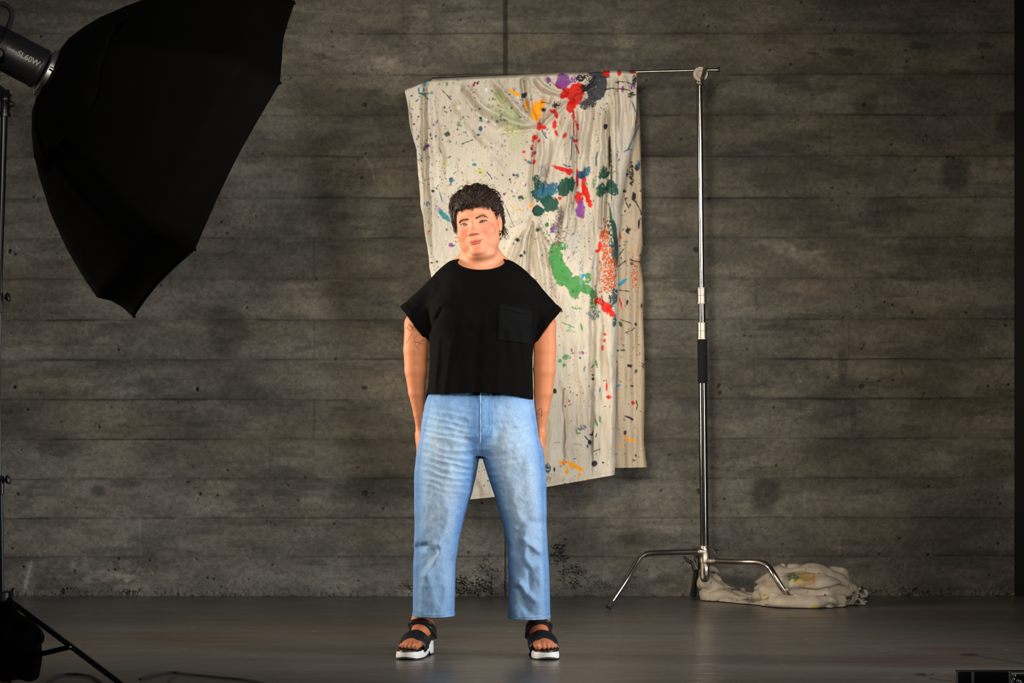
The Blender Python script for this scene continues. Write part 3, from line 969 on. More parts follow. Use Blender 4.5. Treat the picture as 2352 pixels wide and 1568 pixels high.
    arm = MB().tube([P(992, 182, 0), P(1420, 166.5, 0), P(1600, 161.5, 0), P(1652, 160.5, 0)], .0072, 20); arm.build('arm', M['steel'], root)
    MB().tube([P(1649, 160.5), P(1654, 160.3)], .0095, 14).build('arm_cap', M['rubber'], root)
    MB().tube([P(1638, 160.8), P(1641, 160.8)], .0085, 14).build('arm_stop', M['steel'], root)


build_cstand()


# ------------------------------------------------------------------ sandbag hung on the light stand
def sandbag():
    lo = np.array([W(-60, 0, 7.6)[0], 7.40, W(0, 1566, 7.6)[2]]); hi = np.array([W(112, 0, 7.6)[0], 7.86, W(0, 1376, 7.6)[2]])
    def f(p):
        q = np.stack([(p[:, 0] / p[:, 1]) * F_PX + CX, HY - (p[:, 2] - CAMZ) / p[:, 1] * F_PX], 1).astype(np.float32)
        right, _ = 0, 0
        edge = np.interp(q[:, 1], [1380, 1392, 1400, 1420, 1445, 1460, 1472, 1478, 1500, 1560], [26, 30, 38, 66, 96, 100, 97, 90, 92, 90])
        d1 = (q[:, 0] - edge) / 720.
        d2 = (1380 - q[:, 1]) / 720.; d3 = (q[:, 1] - 1560) / 720.
        thick = .06 + .07 * sstep(1385, 1500, q[:, 1])
        d4 = np.abs(p[:, 1] - 7.62) - thick * np.sqrt(np.clip(1 - ((q[:, 0] - 20) / 100) ** 2, .05, 1))
        d = np.maximum(np.maximum(d1, d4), np.maximum(d2, d3))
        d = sm_max(d1, d4, .03); d = sm_max(d, d3, .02); d = sm_max(d, d2, .02)
        fold = np.sin(q[:, 0] * .11 + q[:, 1] * .05 + 2 * vn3(p * 12)) * .005 + (vn3(p * 22, 3) - .5) * .012
        return d + fold
    v, fc = nets(f, lo, hi, .005)
    o = mesh_obj('sandbag', v, fc, M['nylon'])
    tag(o, 'black fabric sandbag hanging at the foot of the left light stand', 'sandbag')
# ------------------------------------------------------------------ the person
YP = 8.52
SP = F_PX / YP


def w(px, py, d=0.0): return W(px, py, YP + d)


person = empty('person', (w(1105, 0, 0)[0], YP, 0))
tag(person, 'person with short dark hair in black t-shirt, light blue jeans and sandals, standing', 'person')

# head frame
HC = np.array(w(1098.6, 512, 0.0), np.float32)
_t = math.radians(-13.0); _r = math.radians(9.0); _pi = math.radians(-2)
Rz = np.array([[math.cos(_t), -math.sin(_t), 0], [math.sin(_t), math.cos(_t), 0], [0, 0, 1]])
Rr = np.array([[math.cos(_r), 0, -math.sin(_r)], [0, 1, 0], [math.sin(_r), 0, math.cos(_r)]])
RH = (Rr @ Rz).astype(np.float32)          # local -> world


def to_loc(p): return (p - HC) @ RH        # = R^T (p-c)
def to_w(q): return HC + RH @ np.asarray(q, np.float32)


EYE = {-1: (-.0345, -.0640, -.0035), 1: (.0345, -.0640, -.0035)}
LIPU = ([(-.0255, -.0805, -.0650), (-.015, -.0875, -.0672), (-.004, -.0915, -.0668), (0, -.0913, -.0675), (.004, -.0915, -.0668), (.015, -.0875, -.0672), (.0255, -.0805, -.0650)], [.0010, .0026, .0030, .0028, .0030, .0026, .0010])
LIPL = ([(-.026, -.0790, -.0660), (-.013, -.0870, -.0725), (0, -.0895, -.0742), (.013, -.0870, -.0725), (.026, -.0790, -.0660)], [.0010, .0036, .0040, .0036, .0010])
MLINE = [(-.0265, -.0815, -.0648), (-.014, -.0897, -.0693), (0, -.0940, -.0704), (.014, -.0897, -.0693), (.0265, -.0815, -.0648)]


def lid_open(q, s):
    ex, ey, ez = EYE[s]
    u = (q[:, 0] - ex); v = (q[:, 2] - ez)
    up = .0040 * (1 - (u / .0150) ** 2) ; dn = -.0027 * (1 - (u / .0150) ** 2)
    tilt = v - .0012 * (u * s / .015)
    return np.maximum(tilt - up, dn - tilt)          # <0 inside the opening


def f_head_loc(q):
    cran = ell(q, (-.002, .018, .040), (.0745, .092, .086))
    face = ell(q, (-.0025, -.016, -.028), (.0685, .0720, .088))
    d = smin(cran, face, .03)
    for s in (-1, 1):
        d = smin(d, ell(q, (s * (.0425 if s < 0 else .0365), -.010, -.066), (.027, .042, .033)), .03)
        d = smin(d, ell(q, (s * .043, -.058, -.034), (.021, .018, .018)), .022)      # cheeks
        d = smin(d, ell(q, (s * .031, -.0735, .0150), (.022, .0085, .0060)), .012)      # brow
        d = sm_max(d, -ell(q, (s * .034, -.092, -.002), (.0155, .0120, .0085)), .010)     # socket
        d = sm_max(d, -cone(q, (s * .018, -.094, -.042), (s * .0365, -.083, -.066), .0016, .0020), .009)  # smile fold
    d = smin(d, ell(q, (0, -.065, -.066), (.030, .024, .020)), .016)
    d = smin(d, ell(q, (0, -.0725, -.1020), (.0250, .0165, .0150)), .026)
    d = sm_max(d, -cone(q, (-.022, -.078, -.1225), (.022, -.078, -.1225), .003, .003), .012)                  # chin
    d = smin(d, ell(q, (-.002, -.020, -.114), (.049, .046, .022)), .020)                  # soft under-chin
    # nose
    d = smin(d, cone(q, (0, -.0765, .012), (0, -.0965, -.030), .0062, .0095), .010)
    d = smin(d, ell(q, (0, -.1000, -.0350), (.0125, .0105, .0098)), .008)
    for s in (-1, 1):
        d = smin(d, ell(q, (s * .0140, -.0905, -.0385), (.0078, .0088, .0070)), .006)
        d = sm_max(d, -ell(q, (s * .0068, -.0980, -.0440), (.0036, .0046, .0030)), .002)
    d = sm_max(d, -cone(q, (0, -.0965, -.047), (0, -.0960, -.055), .0016, .0022), .005)
    # lips
    d = smin(d, chain(q, *LIPU, k=.002), .0035)
    d = smin(d, chain(q, *LIPL, k=.002), .0035)
    d = sm_max(d, -chain(q, MLINE, [.0006, .0010, .0012, .0010, .0006], k=.001), .0022)
    d = sm_max(d, -cone(q, (-.012, -.0925, -.0840), (.012, -.0925, -.0840), .0028, .0028), .012)   # dip under the lip
    # eyelids
    for s in (-1, 1):
        e = EYE[s]
        lid = np.linalg.norm(q - np.array(e, np.float32), axis=1) - .0142
        d = smin(d, lid, .005)
        crease = np.abs(np.linalg.norm(q - np.array(e, np.float32), axis=1) - .0150) 
        op = lid_open(q, s)
        hole = np.maximum(op, q[:, 1] + .060)
        d = sm_max(d, -hole, .0012)
        bag = cone(q, (s * .022, -.0765, -.0165), (s * .044, -.0715, -.0155), .0030, .0030)
        d = smin(d, bag, .010)
    # ears
    for s in (-1, 1):
        ear = ell(q, (s * .0765 - .001, .008, -.006), (.0075, .017, .031))
        ear = sm_max(ear, -ell(q, (s * .0835, .003, .0), (.0060, .010, .019)), .005)
        ear = smin(ear, ell(q, (s * .0750, .0, -.033), (.0055, .008, .010)), .006)
        d = smin(d, ear, .005)
    return d


NECK = [w(1102, 560, .035), w(1104.5, 590, .035), w(1106, 640, .05)]


def f_neckchest(p):
    d = chain(p, NECK, [.058, .0620, .070], .02)
    for s, x in ((-1, 1022), (1, 1190)):
        d = smin(d, cone(p, w(1105 + s * 18, 600, .055), w(x, 640, .05), .046, .040), .03)
    d = smin(d, ell(p, w(1105, 690, .02), (.150, .085, .13)), .04)
    for s, x in ((-1, 1052), (1, 1160)):
        d = sm_max(d, -cone(p, w(1105 + s * 12, 627, -.083), w(x, 610, -.055), .004, .004), .02)
    return d


ARML = ([w(1004, 678, .02), w(957, 745, .02), w(954.5, 803, .03), w(955, 850, .035), w(957, 900, .04), w(963, 950, .055), w(965.5, 984, .065)], [.044, .043, .0425, .0395, .0295, .020, .0155])
ARMR = ([w(1206, 678, .02), w(1250, 745, .02), w(1251.5, 800, .03), w(1250.5, 850, .035), w(1248, 900, .04), w(1244.5, 940, .045), w(1242, 984, .055)], [.044, .042, .0400, .0390, .0335, .0255, .0165])


def f_arms(p):
    a = chain(p, *ARML, k=.005); b = chain(p, *ARMR, k=.005)
    return np.minimum(a, b)


def hand(p, s, x0, dep):
    """s=-1 camera-left hand. palm faces the thigh, fingers down and curling back"""
    X = lambda dx, y, d: w(x0 + dx, y, dep + d)
    d = cone(p, X(0, 984, 0), X(s * 1, 997, .004), .0150, .0150)
    d = smin(d, ell(p, X(s * 2.0, 1008, .012), (.0150, .036, .034)), .012)
    fs = [(-.018, 1027, 1044, 1056, .0080), (.000, 1030, 1049, 1062, .0083), (.018, 1029, 1047, 1059, .0080), (.035, 1026, 1040, 1050, .0070)]
    f = None
    for k, (dd, ya, yb, yc, r) in enumerate(fs):
        c = chain(p, [X(s * 2, 1014, dd), X(s * 3.5, ya, dd + .004), X(s * 4.0, yb, dd + .010), X(s * 1.5, yc, dd + .017)], [r * 1.1, r * 1.05, r, r * .82], .003)
        f = c if f is None else np.minimum(f, c)
    d = smin(d, f, .006)
    th = chain(p, [X(-s * 2, 992, -.008), X(-s * 2.5, 1008, -.030), X(-s * .5, 1023, -.036), X(s * .5, 1035, -.034)], [.0115, .0100, .0088, .0072], .005)
    return smin(d, th, .008)


# feet -------------------------------------------------------------------
FEET = {-1: dict(o=(-.3000, 8.640), ang=math.radians(17)), 1: dict(o=(.0845, 8.640), ang=math.radians(-9.5))}
for s, fd in FEET.items():
    a_ = fd['ang']; fd['l'] = np.array([-math.sin(a_), -math.cos(a_), 0], np.float32); fd['w'] = np.array([math.cos(a_), -math.sin(a_), 0], np.float32)


def foot_loc(p, s):
    fd = FEET[s]; q = p - np.array([fd['o'][0], fd['o'][1], 0], np.float32)
    return np.stack([q @ fd['l'], (q @ fd['w']) * -s, q[:, 2]], 1)      # (length, lateral: + = inner side, z)


def foot_w(s, l, la, z):
    fd = FEET[s]; v = np.array([fd['o'][0], fd['o'][1], 0]) + fd['l'] * l + fd['w'] * (-s * la); v[2] = z
    return Vector([float(x) for x in v])


ANK = {-1: [w(985, 1340, .05), w(967, 1420, .065)], 1: [w(1228, 1340, .05), w(1241, 1420, .065)]}


def f_foot(p, s):
    q = foot_loc(p, s)
    d = ell(q, (.042, 0, .082), (.040, .031, .036))
    d = smin(d, cone(q, (.060, 0, .105), (.155, .004, .056), .034, .024), .03)
    d = smin(d, ell(q, (.150, 0, .052), (.052, .042, .020)), .02)
    tb = [(.030, .218, .0125, .168), (.010, .217, .0088, .170), (-.007, .209, .0084, .166), (-.022, .199, .0080, .160), (-.035, .187, .0076, .152)]
    for la, le, r, st in tb:
        t = chain(q, [(st, la * .9, .050), (le - .018, la, .051), (le, la, .043 + (r - .008) * .6)], [r * 1.05, r * 1.12, r], .003)
        d = smin(d, t, .0035)
    ax, ay = ANK[s]
    return smin(d, chain(p, [ax, ay, tuple(foot_w(s, .055, 0, .10))], [.030, .0285, .033], .02), .02)


def f_skin(p):
    z = p[:, 2]
    d = np.full(len(p), .2, np.float32)
    m = z > 1.20
    if m.any():
        pm = p[m]
        h = f_head_loc(to_loc(pm)); d[m] = smin(h, f_neckchest(pm), .018)
    return d


def f_upper(p): return smin(f_skin(p), f_arms(p), .03)


def f_armhand(p):
    a = f_arms(p)
    a = smin(a, hand(p, -1, 965.5, .065), .006)
    return smin(a, hand(p, 1, 1242.5, .055), .006)


def f_core(p):
    d = chain(p, [w(1105, 640, .03), w(1104, 760, .02), w(1103, 880, .02), w(1103, 990, .02)], [.075, .085, .085, .09], .05)
    for s, xs in ((-1, (1055, 1015, 1000, 970)), (1, (1155, 1200, 1212, 1240))):
        d = smin(d, chain(p, [w(xs[0], 1000, .02), w(xs[1], 1120, .02), w(xs[2], 1240, .03), w(xs[3], 1400, .038)], [.075, .06, .045, .030], .04), .05)
    d = smin(d, f_arms(p), .02)
    return smin(d, f_neckchest(p), .03)


def region(f, lo, hi, h):
    return nets(f, lo, hi, h)


def skin_body():
    parts = []
    head_lo = np.array([HC[0] - .13, YP - .14, w(0, 640)[2]]); head_hi = np.array([HC[0] + .14, YP + .15, HC[2] + .17])
    parts.append(region(f_skin, head_lo, head_hi, .0014))
    # arms and hands, sleeve to finger tips
    zt = w(0, 700)[2]; zb = w(0, 1075)[2]
    parts.append(region(f_armhand, (w(915, 0)[0], YP - .10, zb), (w(1000, 0)[0], YP + .16, zt), .0021))
    parts.append(region(f_armhand, (w(1208, 0)[0], YP - .10, zb), (w(1290, 0)[0], YP + .16, zt), .0021))
    parts.append(region(lambda p: np.minimum(f_foot(p, -1), f_foot(p, 1)), (-.42, 8.36, .018), (.19, 8.70, w(0, 1360)[2]), .0021))
    # the covered body between them
    def core(p):
        d = f_core(p)
        return np.maximum(d, np.maximum(p[:, 2] - w(0, 636)[2], w(0, 1364)[2] - p[:, 2]))
    parts.append(region(core, (w(900, 0)[0], YP - .2, w(0, 1385)[2]), (w(1310, 0)[0], YP + .22, w(0, 620)[2]), .008))
    V = []; Fc = []; n = 0
    for v, f in parts:
        V.append(v); Fc.append(f + n); n += len(v)
    return np.concatenate(V), np.concatenate(Fc)


SKV, SKF = skin_body()
skin = mat('skin', (.6, .35, .24), .58, spec=.32)
use_col(skin, .05, 300)
bsdf(skin).inputs['Subsurface Weight'].default_value = .08
bsdf(skin).inputs['Subsurface Radius'].default_value = (.010, .004, .002)
bsdf(skin).inputs['Subsurface Scale'].default_value = 1.0
add_bump(skin, 900, .12, .0006, 4)
body = mesh_obj('body', SKV, SKF, skin, person)


def skin_colour(V):
    q = to_loc(V)
    n = len(V)
    c = np.tile(np.array([.46, .190, .105], np.float32), (n, 1))
    arms = (V[:, 2] < w(0, 660)[2])
    c[arms] = (.40, .140, .060)
    mot = fbm(V[:, 0] * 60 + 5, V[:, 2] * 60, 3, 301); c *= (.93 + .14 * mot)[:, None]
    hd = (V[:, 2] > w(0, 640)[2])
    def blend(mask, col, a):
        m = (mask * a * hd)[:, None]; c[:] = c * (1 - m) + np.array(col, np.float32) * m
    for s in (-1, 1):
        r = np.linalg.norm((q - np.array([s * .042, -.068, -.030])) / np.array([.026, .05, .020]), axis=1)
        blend(1 - sstep(.3, 1.25, r), (.46, .085, .060), .65 if s < 0 else .5)
        r = np.linalg.norm((q - np.array([s * .034, -.075, -.005])) / np.array([.020, .03, .011]), axis=1)
        blend(1 - sstep(.4, 1.2, r), (.34, .13, .085), .5)
        op = lid_open(q, s); near = np.abs(q[:, 0] - EYE[s][0]) < .018
        blend(near * (q[:, 1] < -.05) * (1 - sstep(.0, .0022, np.abs(op))), (.22, .08, .06), .75)
        r = np.linalg.norm(q - np.array([s * .0068, -.0995, -.0440]), axis=1)
        blend(1 - sstep(.002, .0052, r), (.18, .05, .035), .85)
    r = np.linalg.norm((q - np.array([0, -.10, -.036])) / np.array([.018, .03, .012]), axis=1)
    blend(1 - sstep(.4, 1.3, r), (.52, .14, .09), .4)
    r = np.linalg.norm((q - np.array([0, -.088, -.098])) / np.array([.022, .03, .016]), axis=1)
    blend(1 - sstep(.3, 1.2, r), (.48, .11, .075), .5)
    du = chain(q, *LIPU, k=.002); dl = chain(q, *LIPL, k=.002)
    lip = np.minimum(du - .0002, dl - .0002)
    blend(1 - sstep(-.0002, .0012, lip), (.42, .075, .065), .85)
    ml = chain(q, MLINE, [.0006, .001, .0014, .001, .0006], k=.001)
    blend((1 - sstep(.0002, .0014, ml)), (.20, .035, .03), .8)
    # small moles
    for (mx, my) in ((1133, 539), (1119, 585), (1119, 578)):
        d = np.hypot((V[:, 0] / V[:, 1] * F_PX + CX) - mx, HY - (V[:, 2] - CAMZ) / V[:, 1] * F_PX - my)
        blend((d < 1.0) * (V[:, 1] < YP - .02), (.25, .1, .06), .7)
    toes = V[:, 2] < .16
    c[toes] = c[toes] * np.array([1.0, .92, .9])
    for s in (-1, 1):                                   # toenails
        f = foot_loc(V, s)
        for la, le, r in ((.030, .2215, .0075), (.010, .2195, .0048), (-.007, .2115, .0045), (-.022, .2015, .0042), (-.035, .1895, .0038)):
            d = np.linalg.norm((f - np.array([le, la, .052])) / np.array([.010, r, .006]), axis=1)
            m = (d < 1) & toes
            c[m] = c[m] * .6 + np.array([.60, .34, .26]) * .4
    return np.clip(c, 0, 1)


set_col(body, skin_colour(SKV))
bvh_skin = BVHTree.FromPolygons([Vector(v) for v in SKV.tolist()], [tuple(f) for f in SKF.tolist()])

# eyes -------------------------------------------------------------------
m_white = mat('eye_white', (.30, .25, .23), .35); m_iris = mat('grey_iris', (.030, .038, .040), .25); m_pup = mat('pupil', (.003, .003, .003), .05)
m_dark = mat('dark_brown_hair', (.017, .0085, .0055), .52, spec=.3)
m_lash = mat('lash', (.01, .005, .004), .6)
camv = np.array([0, 0, CAMZ], np.float32)
for s in (-1, 1):
    c = to_w(EYE[s]); g = camv + np.array([0, 0, .0]) - c; g = Vector([float(x) for x in g]).normalized()
    u = g.orthogonal().normalized(); v = g.cross(u)
    V = []; Fc = []; mi = []; R = .0128
    ths = [0, .10, .20, .21, .33, .48, .50, .8, 1.2, 1.7, 2.3, 3.14]
    for t in ths:
        for k in range(24):
            an = 2 * math.pi * k / 24
            V.append(Vector(c.tolist()) + (g * math.cos(t) + (u * math.cos(an) + v * math.sin(an)) * math.sin(t)) * (R + (.0004 if t < .5 else 0)))
    for i in range(len(ths) - 1):
        for k in range(24):
            Fc.append((i * 24 + k, i * 24 + (k + 1) % 24, (i + 1) * 24 + (k + 1) % 24, (i + 1) * 24 + k)); mi.append(2 if i < 2 else (1 if i < 6 else 0))
    e = mesh_obj('eye', V, Fc, m_white, person)
    e.data.materials.append(m_iris); e.data.materials.append(m_pup)
    e.data.polygons.foreach_set('material_index', mi)
    # upper lash line
    ex, ey, ez = EYE[s]
    pts = []
    for k in range(13):
        x = -.0145 + .029 * k / 12; z = .0040 * (1 - (x / .0150) ** 2) + .0012 * (x * s / .015) + .0003
        y = -math.sqrt(max(.0146 ** 2 - x * x - z * z, 1e-6))
        pts.append(Vector(to_w((ex + x, ey + y - .0006, ez + z)).tolist()))
    MB().tube(pts, [.0004] + [.0012] * 11 + [.0007], 6).build('eyelashes', m_lash, person)

# eyebrows ---------------------------------------------------------------
def strands_mesh(name, lines, rad, material, parent, n=3):
    """many thin tapered hairs in one mesh; lines: list of (k,3) arrays"""
    V = []; Fc = []; base = 0
    for ln, r in zip(lines, rad):
        ln = np.asarray(ln, np.float32); k = len(ln)
        t = np.gradient(ln, axis=0); t /= np.linalg.norm(t, axis=1)[:, None] + 1e-9
        a = np.cross(t, np.array([.3, .9, .2], np.float32)); a /= np.linalg.norm(a, axis=1)[:, None] + 1e-9
        b = np.cross(t, a)
        rr = r * (1 - .75 * np.linspace(0, 1, k) ** 2)
        for j in range(n):
            an = 2 * math.pi * j / n
            V.append(ln + (a * math.cos(an) + b * math.sin(an)) * rr[:, None])
        # order: ring-major faces over separate columns
        i = np.arange(k - 1)
        for j in range(n):
            j2 = (j + 1) % n
            Fc.append(np.stack([base + j * k + i, base + j2 * k + i, base + j2 * k + i + 1, base + j * k + i + 1], 1))
        base += n * k
    return mesh_obj(name, np.concatenate(V), np.concatenate(Fc), material, parent)


rs = np.random.RandomState(21)
for s in (-1, 1):
    lines = []; rad = []
    arc = [(.012, .0105), (.020, .0135), (.030, .0175), (.040, .0175), (.050, .0110)] if s > 0 else [(.012, .0115), (.020, .0130), (.030, .0148), (.040, .0135), (.049, .0065)]
    for k in range(330):
        t = rs.rand() * 3.999; i = int(t); f = t - i
        x = arc[i][0] * (1 - f) + arc[i + 1][0] * f; z = arc[i][1] * (1 - f) + arc[i + 1][1] * f
        th = .0031 * (1 - .5 * (t / 4)) ; z += (rs.rand() - .5) * 2 * th
        q0 = to_w((s * x, -.14, z)); dirn = to_w((0, 1, 0)) - HC
        h, nn, _, _ = bvh_skin.ray_cast(Vector(q0.tolist()), Vector(dirn.tolist()))
        if h is None: continue
        ln = .0048 + .002 * rs.rand(); dx = s * ln * .9; dz = ln * (.45 - .28 * t)
        p0 = np.array(h); p1 = p0 + RH @ np.array([dx * .5, -.0008, dz * .5], np.float32); p2 = p0 + RH @ np.array([dx, .0006, dz * .8], np.float32)
        lines.append([p0, p1, p2]); rad.append(.00032)
    strands_mesh('eyebrow', lines, rad, mat('brow_hair', (.060, .026, .013), .65) if s < 0 else bpy.data.materials['brow_hair'], person)

# hair -------------------------------------------------------------------
def hairline(x, y):
    """lowest z of hair at local (x,y)"""
    ax = np.abs(x)
    z = np.where(y < -.03, .052 - .25 * np.clip(ax - .045, 0, 1), 0)
    side = np.interp(y, [-.08, -.05, -.035, -.02, .0, .02, .05, .12], [.054, .050, .025, .005, -.012, -.045, -.075, -.080])
    zz = np.where(ax > .055, np.minimum(side, .052), .052)
    back = np.interp(y, [-.02, .02, .06, .12], [.052, -.02, -.08, -.085])
    return np.where(y > -.045, np.minimum(np.where(ax > .058, side, back), .052), .050 + .0 * x)


def f_haircap(p):
    q = to_loc(p)
    d = ell(q, (-.006, .022, .047), (.0865, .098, .087))
    d = smin(d, ell(q, (0, .05, .0), (.072, .063, .083)), .03)
    d = smin(d, ell(q, (.0, -.055, .076), (.057, .038, .028)), .03)
    n1 = vn3(q * 55) - .5; n2 = vn3(q * 120, 2) - .5
    d = d - n1 * .016 - n2 * .006
    inner = f_head_loc(q) + .002
    d = np.maximum(d, -inner)
    hl = hairline(q[:, 0], q[:, 1]) + n2 * .008
    return sm_max(d, (hl - q[:, 2]) * .8, .006)


cv, cf = nets(f_haircap, (HC[0] - .15, YP - .14, HC[2] - .10), (HC[0] + .13, YP + .16, HC[2] + .17), .0026)
hm = mat('dark_curly_hair', (.012, .0065, .0045), .6, spec=.3)
add_bump(hm, 160, .8, .003, 5, stretch=(1, 1, .35))
hair = mesh_obj('hair', cv, cf, hm, person)
rs = np.random.RandomState(4)
lines = []; rad = []
nv = len(cv); q_all = to_loc(cv)
cand = np.where((q_all[:, 2] > -.09))[0]
cnorm = np.empty((nv, 3), np.float32); hair.data.vertices.foreach_get('normal', cnorm.ravel()) if False else None
me = hair.data; buf = np.empty(nv * 3, np.float32); me.vertices.foreach_get('normal', buf); cnorm = buf.reshape(-1, 3)
crown = np.array([-.01, .05, .125], np.float32)
for k in range(3600):
    i = cand[rs.randint(len(cand))]
    q = q_all[i]; n = (cnorm[i] @ RH)
    if np.dot(n, q - np.array([0, .02, .03])) < 0: continue
    if q[2] < .045 and q[1] < -.055: continue
    flow = q - crown; flow = flow - n * np.dot(flow, n); flow /= np.linalg.norm(flow) + 1e-6
    fine = rs.rand() < .30
    L_ = (.018 + .022 * rs.rand()) if q[1] < -.05 else (.022 + .022 * rs.rand())
    cr = (.0022 + .0042 * rs.rand()); turns = .35 + .75 * rs.rand(); ph = rs.rand() * 6.28
    m = 12; t = np.linspace(0, 1, m)[:, None]
    side = np.cross(n, flow)
    lift = (.15 + .42 * rs.rand()) * (1.0 if q[2] > .06 else .45)
    base = q - n * .003 + flow * t * L_ + n * (np.sin(t * 2.9) * L_ * lift * .40) - n * t ** 2 * (L_ ** 2 / .10)
    base = base + np.array([[0, 0, -1]]) * t ** 2 * L_ * .12
    curl = side * np.cos(ph + t * turns * 6.28) * cr * np.minimum(t * 3, 1) + n * np.sin(ph + t * turns * 6.28) * cr * np.minimum(t * 3, 1)
    pts = base + curl
    if pts[-1][2] < .040 and pts[-1][1] < -.060 and abs(pts[-1][0]) < .06: continue
    if (pts[-1][1] < -.035) and pts[-1][2] < .03: continue
    lines.append(HC + pts.astype(np.float32) @ RH.T); rad.append((.00045 if fine else .0022) * (.8 + .5 * rs.rand()))
_e = f_haircap(np.array([l[-1] for l in lines], np.float32)); _m = f_haircap(np.array([l[7] for l in lines], np.float32))
lines, rad = [l for l, a, b in zip(lines, _e, _m) if a < .014 and b < .014], [r for r, a, b in zip(rad, _e, _m) if a < .014 and b < .014]
# fringe curls on the forehead and wisps over the crown, drawn where the photo has them
def wisp(pts, r):
    P = arc_pts([Vector(to_w(p).tolist()) for p in pts], 6); lines.append(np.array([list(x) for x in P])); rad.append(r)
for k in range(170):
    x = -.052 + .108 * rs.rand(); z0 = .066 + .014 * rs.rand(); y0 = -.078 - .012 * (1 - (x / .06) ** 2)
    dx = .014 + .012 * rs.rand(); dz = -.012 - .010 * rs.rand() - (.006 if x > .02 else 0)
    wisp([(x, y0, z0), (x + dx * .5, y0 - .005, z0 + dz * .35), (x + dx, y0 - .001, z0 + dz), (x + dx * 1.15 + .003, y0 + .002, z0 + dz + .002)], .0007 + .0005 * rs.rand())
for k in range(60):
    a = rs.rand() * 3.0 - 1.5; x = .075 * math.sin(a); z = .05 + .085 * math.cos(a) ; y = .0 + .05 * rs.rand()
    r = .010 + .010 * rs.rand(); s_ = 1 if rs.rand() > .5 else -1; ex = .4 + rs.rand()
    wisp([(x * .95, y, z * .95), (x * 1.08 + s_ * r * .3, y, z * 1.06), (x * 1.12 + s_ * r, y, z * 1.05 + .004), (x * 1.08 + s_ * r * 1.2, y, z * .99), (x * 1.05 + s_ * r * .6, y, z * .97)], .00035)
for k in range(30):   # little curls behind the ear on the right, and down the left temple
    z = .02 - .085 * rs.rand(); r = .012 * rs.rand(); u_ = .006 * rs.rand(); g_ = .03 * rs.rand()
    wisp([(.070, .03 + g_, z), (.077 + r * .5, .025 + g_, z - .002 + u_), (.080 + r, .02 + g_, z - .008 - u_), (.079 + r * .4, .018 + g_, z - .016 - u_)], .0008 + .0008 * rs.rand())
for k in range(60):
    z = .045 - .058 * rs.rand(); r = .007 * rs.rand(); g_ = .03 * rs.rand(); u_ = .006 * rs.rand()
    wisp([(-.072, -.018 + g_, z), (-.080 - r, -.022 + g_, z - .001 + u_), (-.082 - r * 1.3, -.024 + g_, z - .010), (-.077 - r * .4, -.027 + g_, z - .018 - u_)], .0008 + .0009 * rs.rand())
strands_mesh('hair_curls', lines, rad, m_dark, person)

# earrings ---------------------------------------------------------------
gold = mat('gold', (.80, .52, .18), .2, 1.0)
M['brass'] = gold
for (cx_, cy_, dd, R) in ((1147.5, 538.5, -.006, .0082), (1048.5, 550, .0, .0084)):
    c = Vector(w(cx_, cy_, dd)); pts = []
    for k in range(25):
        an = 2 * math.pi * k / 24
        pts.append(c + Vector((math.cos(an) * R * (.8 if cx_ > 1100 else .62), math.cos(an) * R * .5, math.sin(an) * R * 1.05)))
    MB().tube(pts, .0011, 10, cap=False).build('hoop_earring', gold, person)

# ------------------------------------------------------------------ t-shirt
def loft(p, tab, n=2.4):
    py = HY - (p[:, 2] - CAMZ) * SP
    ys = [t[0] for t in tab]
    xl = np.interp(py, ys, [(t[1] - CX) / SP for t in tab]); xr = np.interp(py, ys, [(t[2] - CX) / SP for t in tab])
    if tab is TORSO: xl = xl - 11 / SP * sstep(YP + .03, YP + .07, p[:, 1]) * sstep(850, 905, py)
    yc = YP + np.interp(py, ys, [t[3] for t in tab]); ry = np.interp(py, ys, [t[4] for t in tab])
    rx = (xr - xl) / 2; u = np.abs(p[:, 0] - (xl + xr) / 2) / rx; v = np.abs(p[:, 1] - yc) / ry
    return ((u ** n + v ** n) ** (1 / n) - 1) * np.minimum(rx, ry)


TORSO = [(590, 1045, 1165, .03, .05), (625, 1012, 1200, .02, .085), (660, 1004, 1208, .01, .115), (700, 990, 1222, .0, .145), (740, 986, 1226, .0, .150), (780, 986, 1225, .0, .146),
         (830, 987, 1223, .0, .140), (870, 984.5, 1224, .0, .145), (905, 981, 1225, .0, .152), (930, 978, 1226, .0, .156)]
SLV = {-1: dict(c=(947.5, 742), n=(-.79, .613), a=(1012, 682)), 1: dict(c=(1259.5, 749), n=(.774, .633), a=(1196, 686))}


def pl(p, s):
    """signed distance past the cuff plane (positive = beyond the cuff)"""
    S_ = SLV[s]; px = p[:, 0] * SP + CX; py = HY - (p[:, 2] - CAMZ) * SP
    return ((px - S_['c'][0]) * S_['n'][0] + (py - S_['c'][1]) * S_['n'][1]) / SP


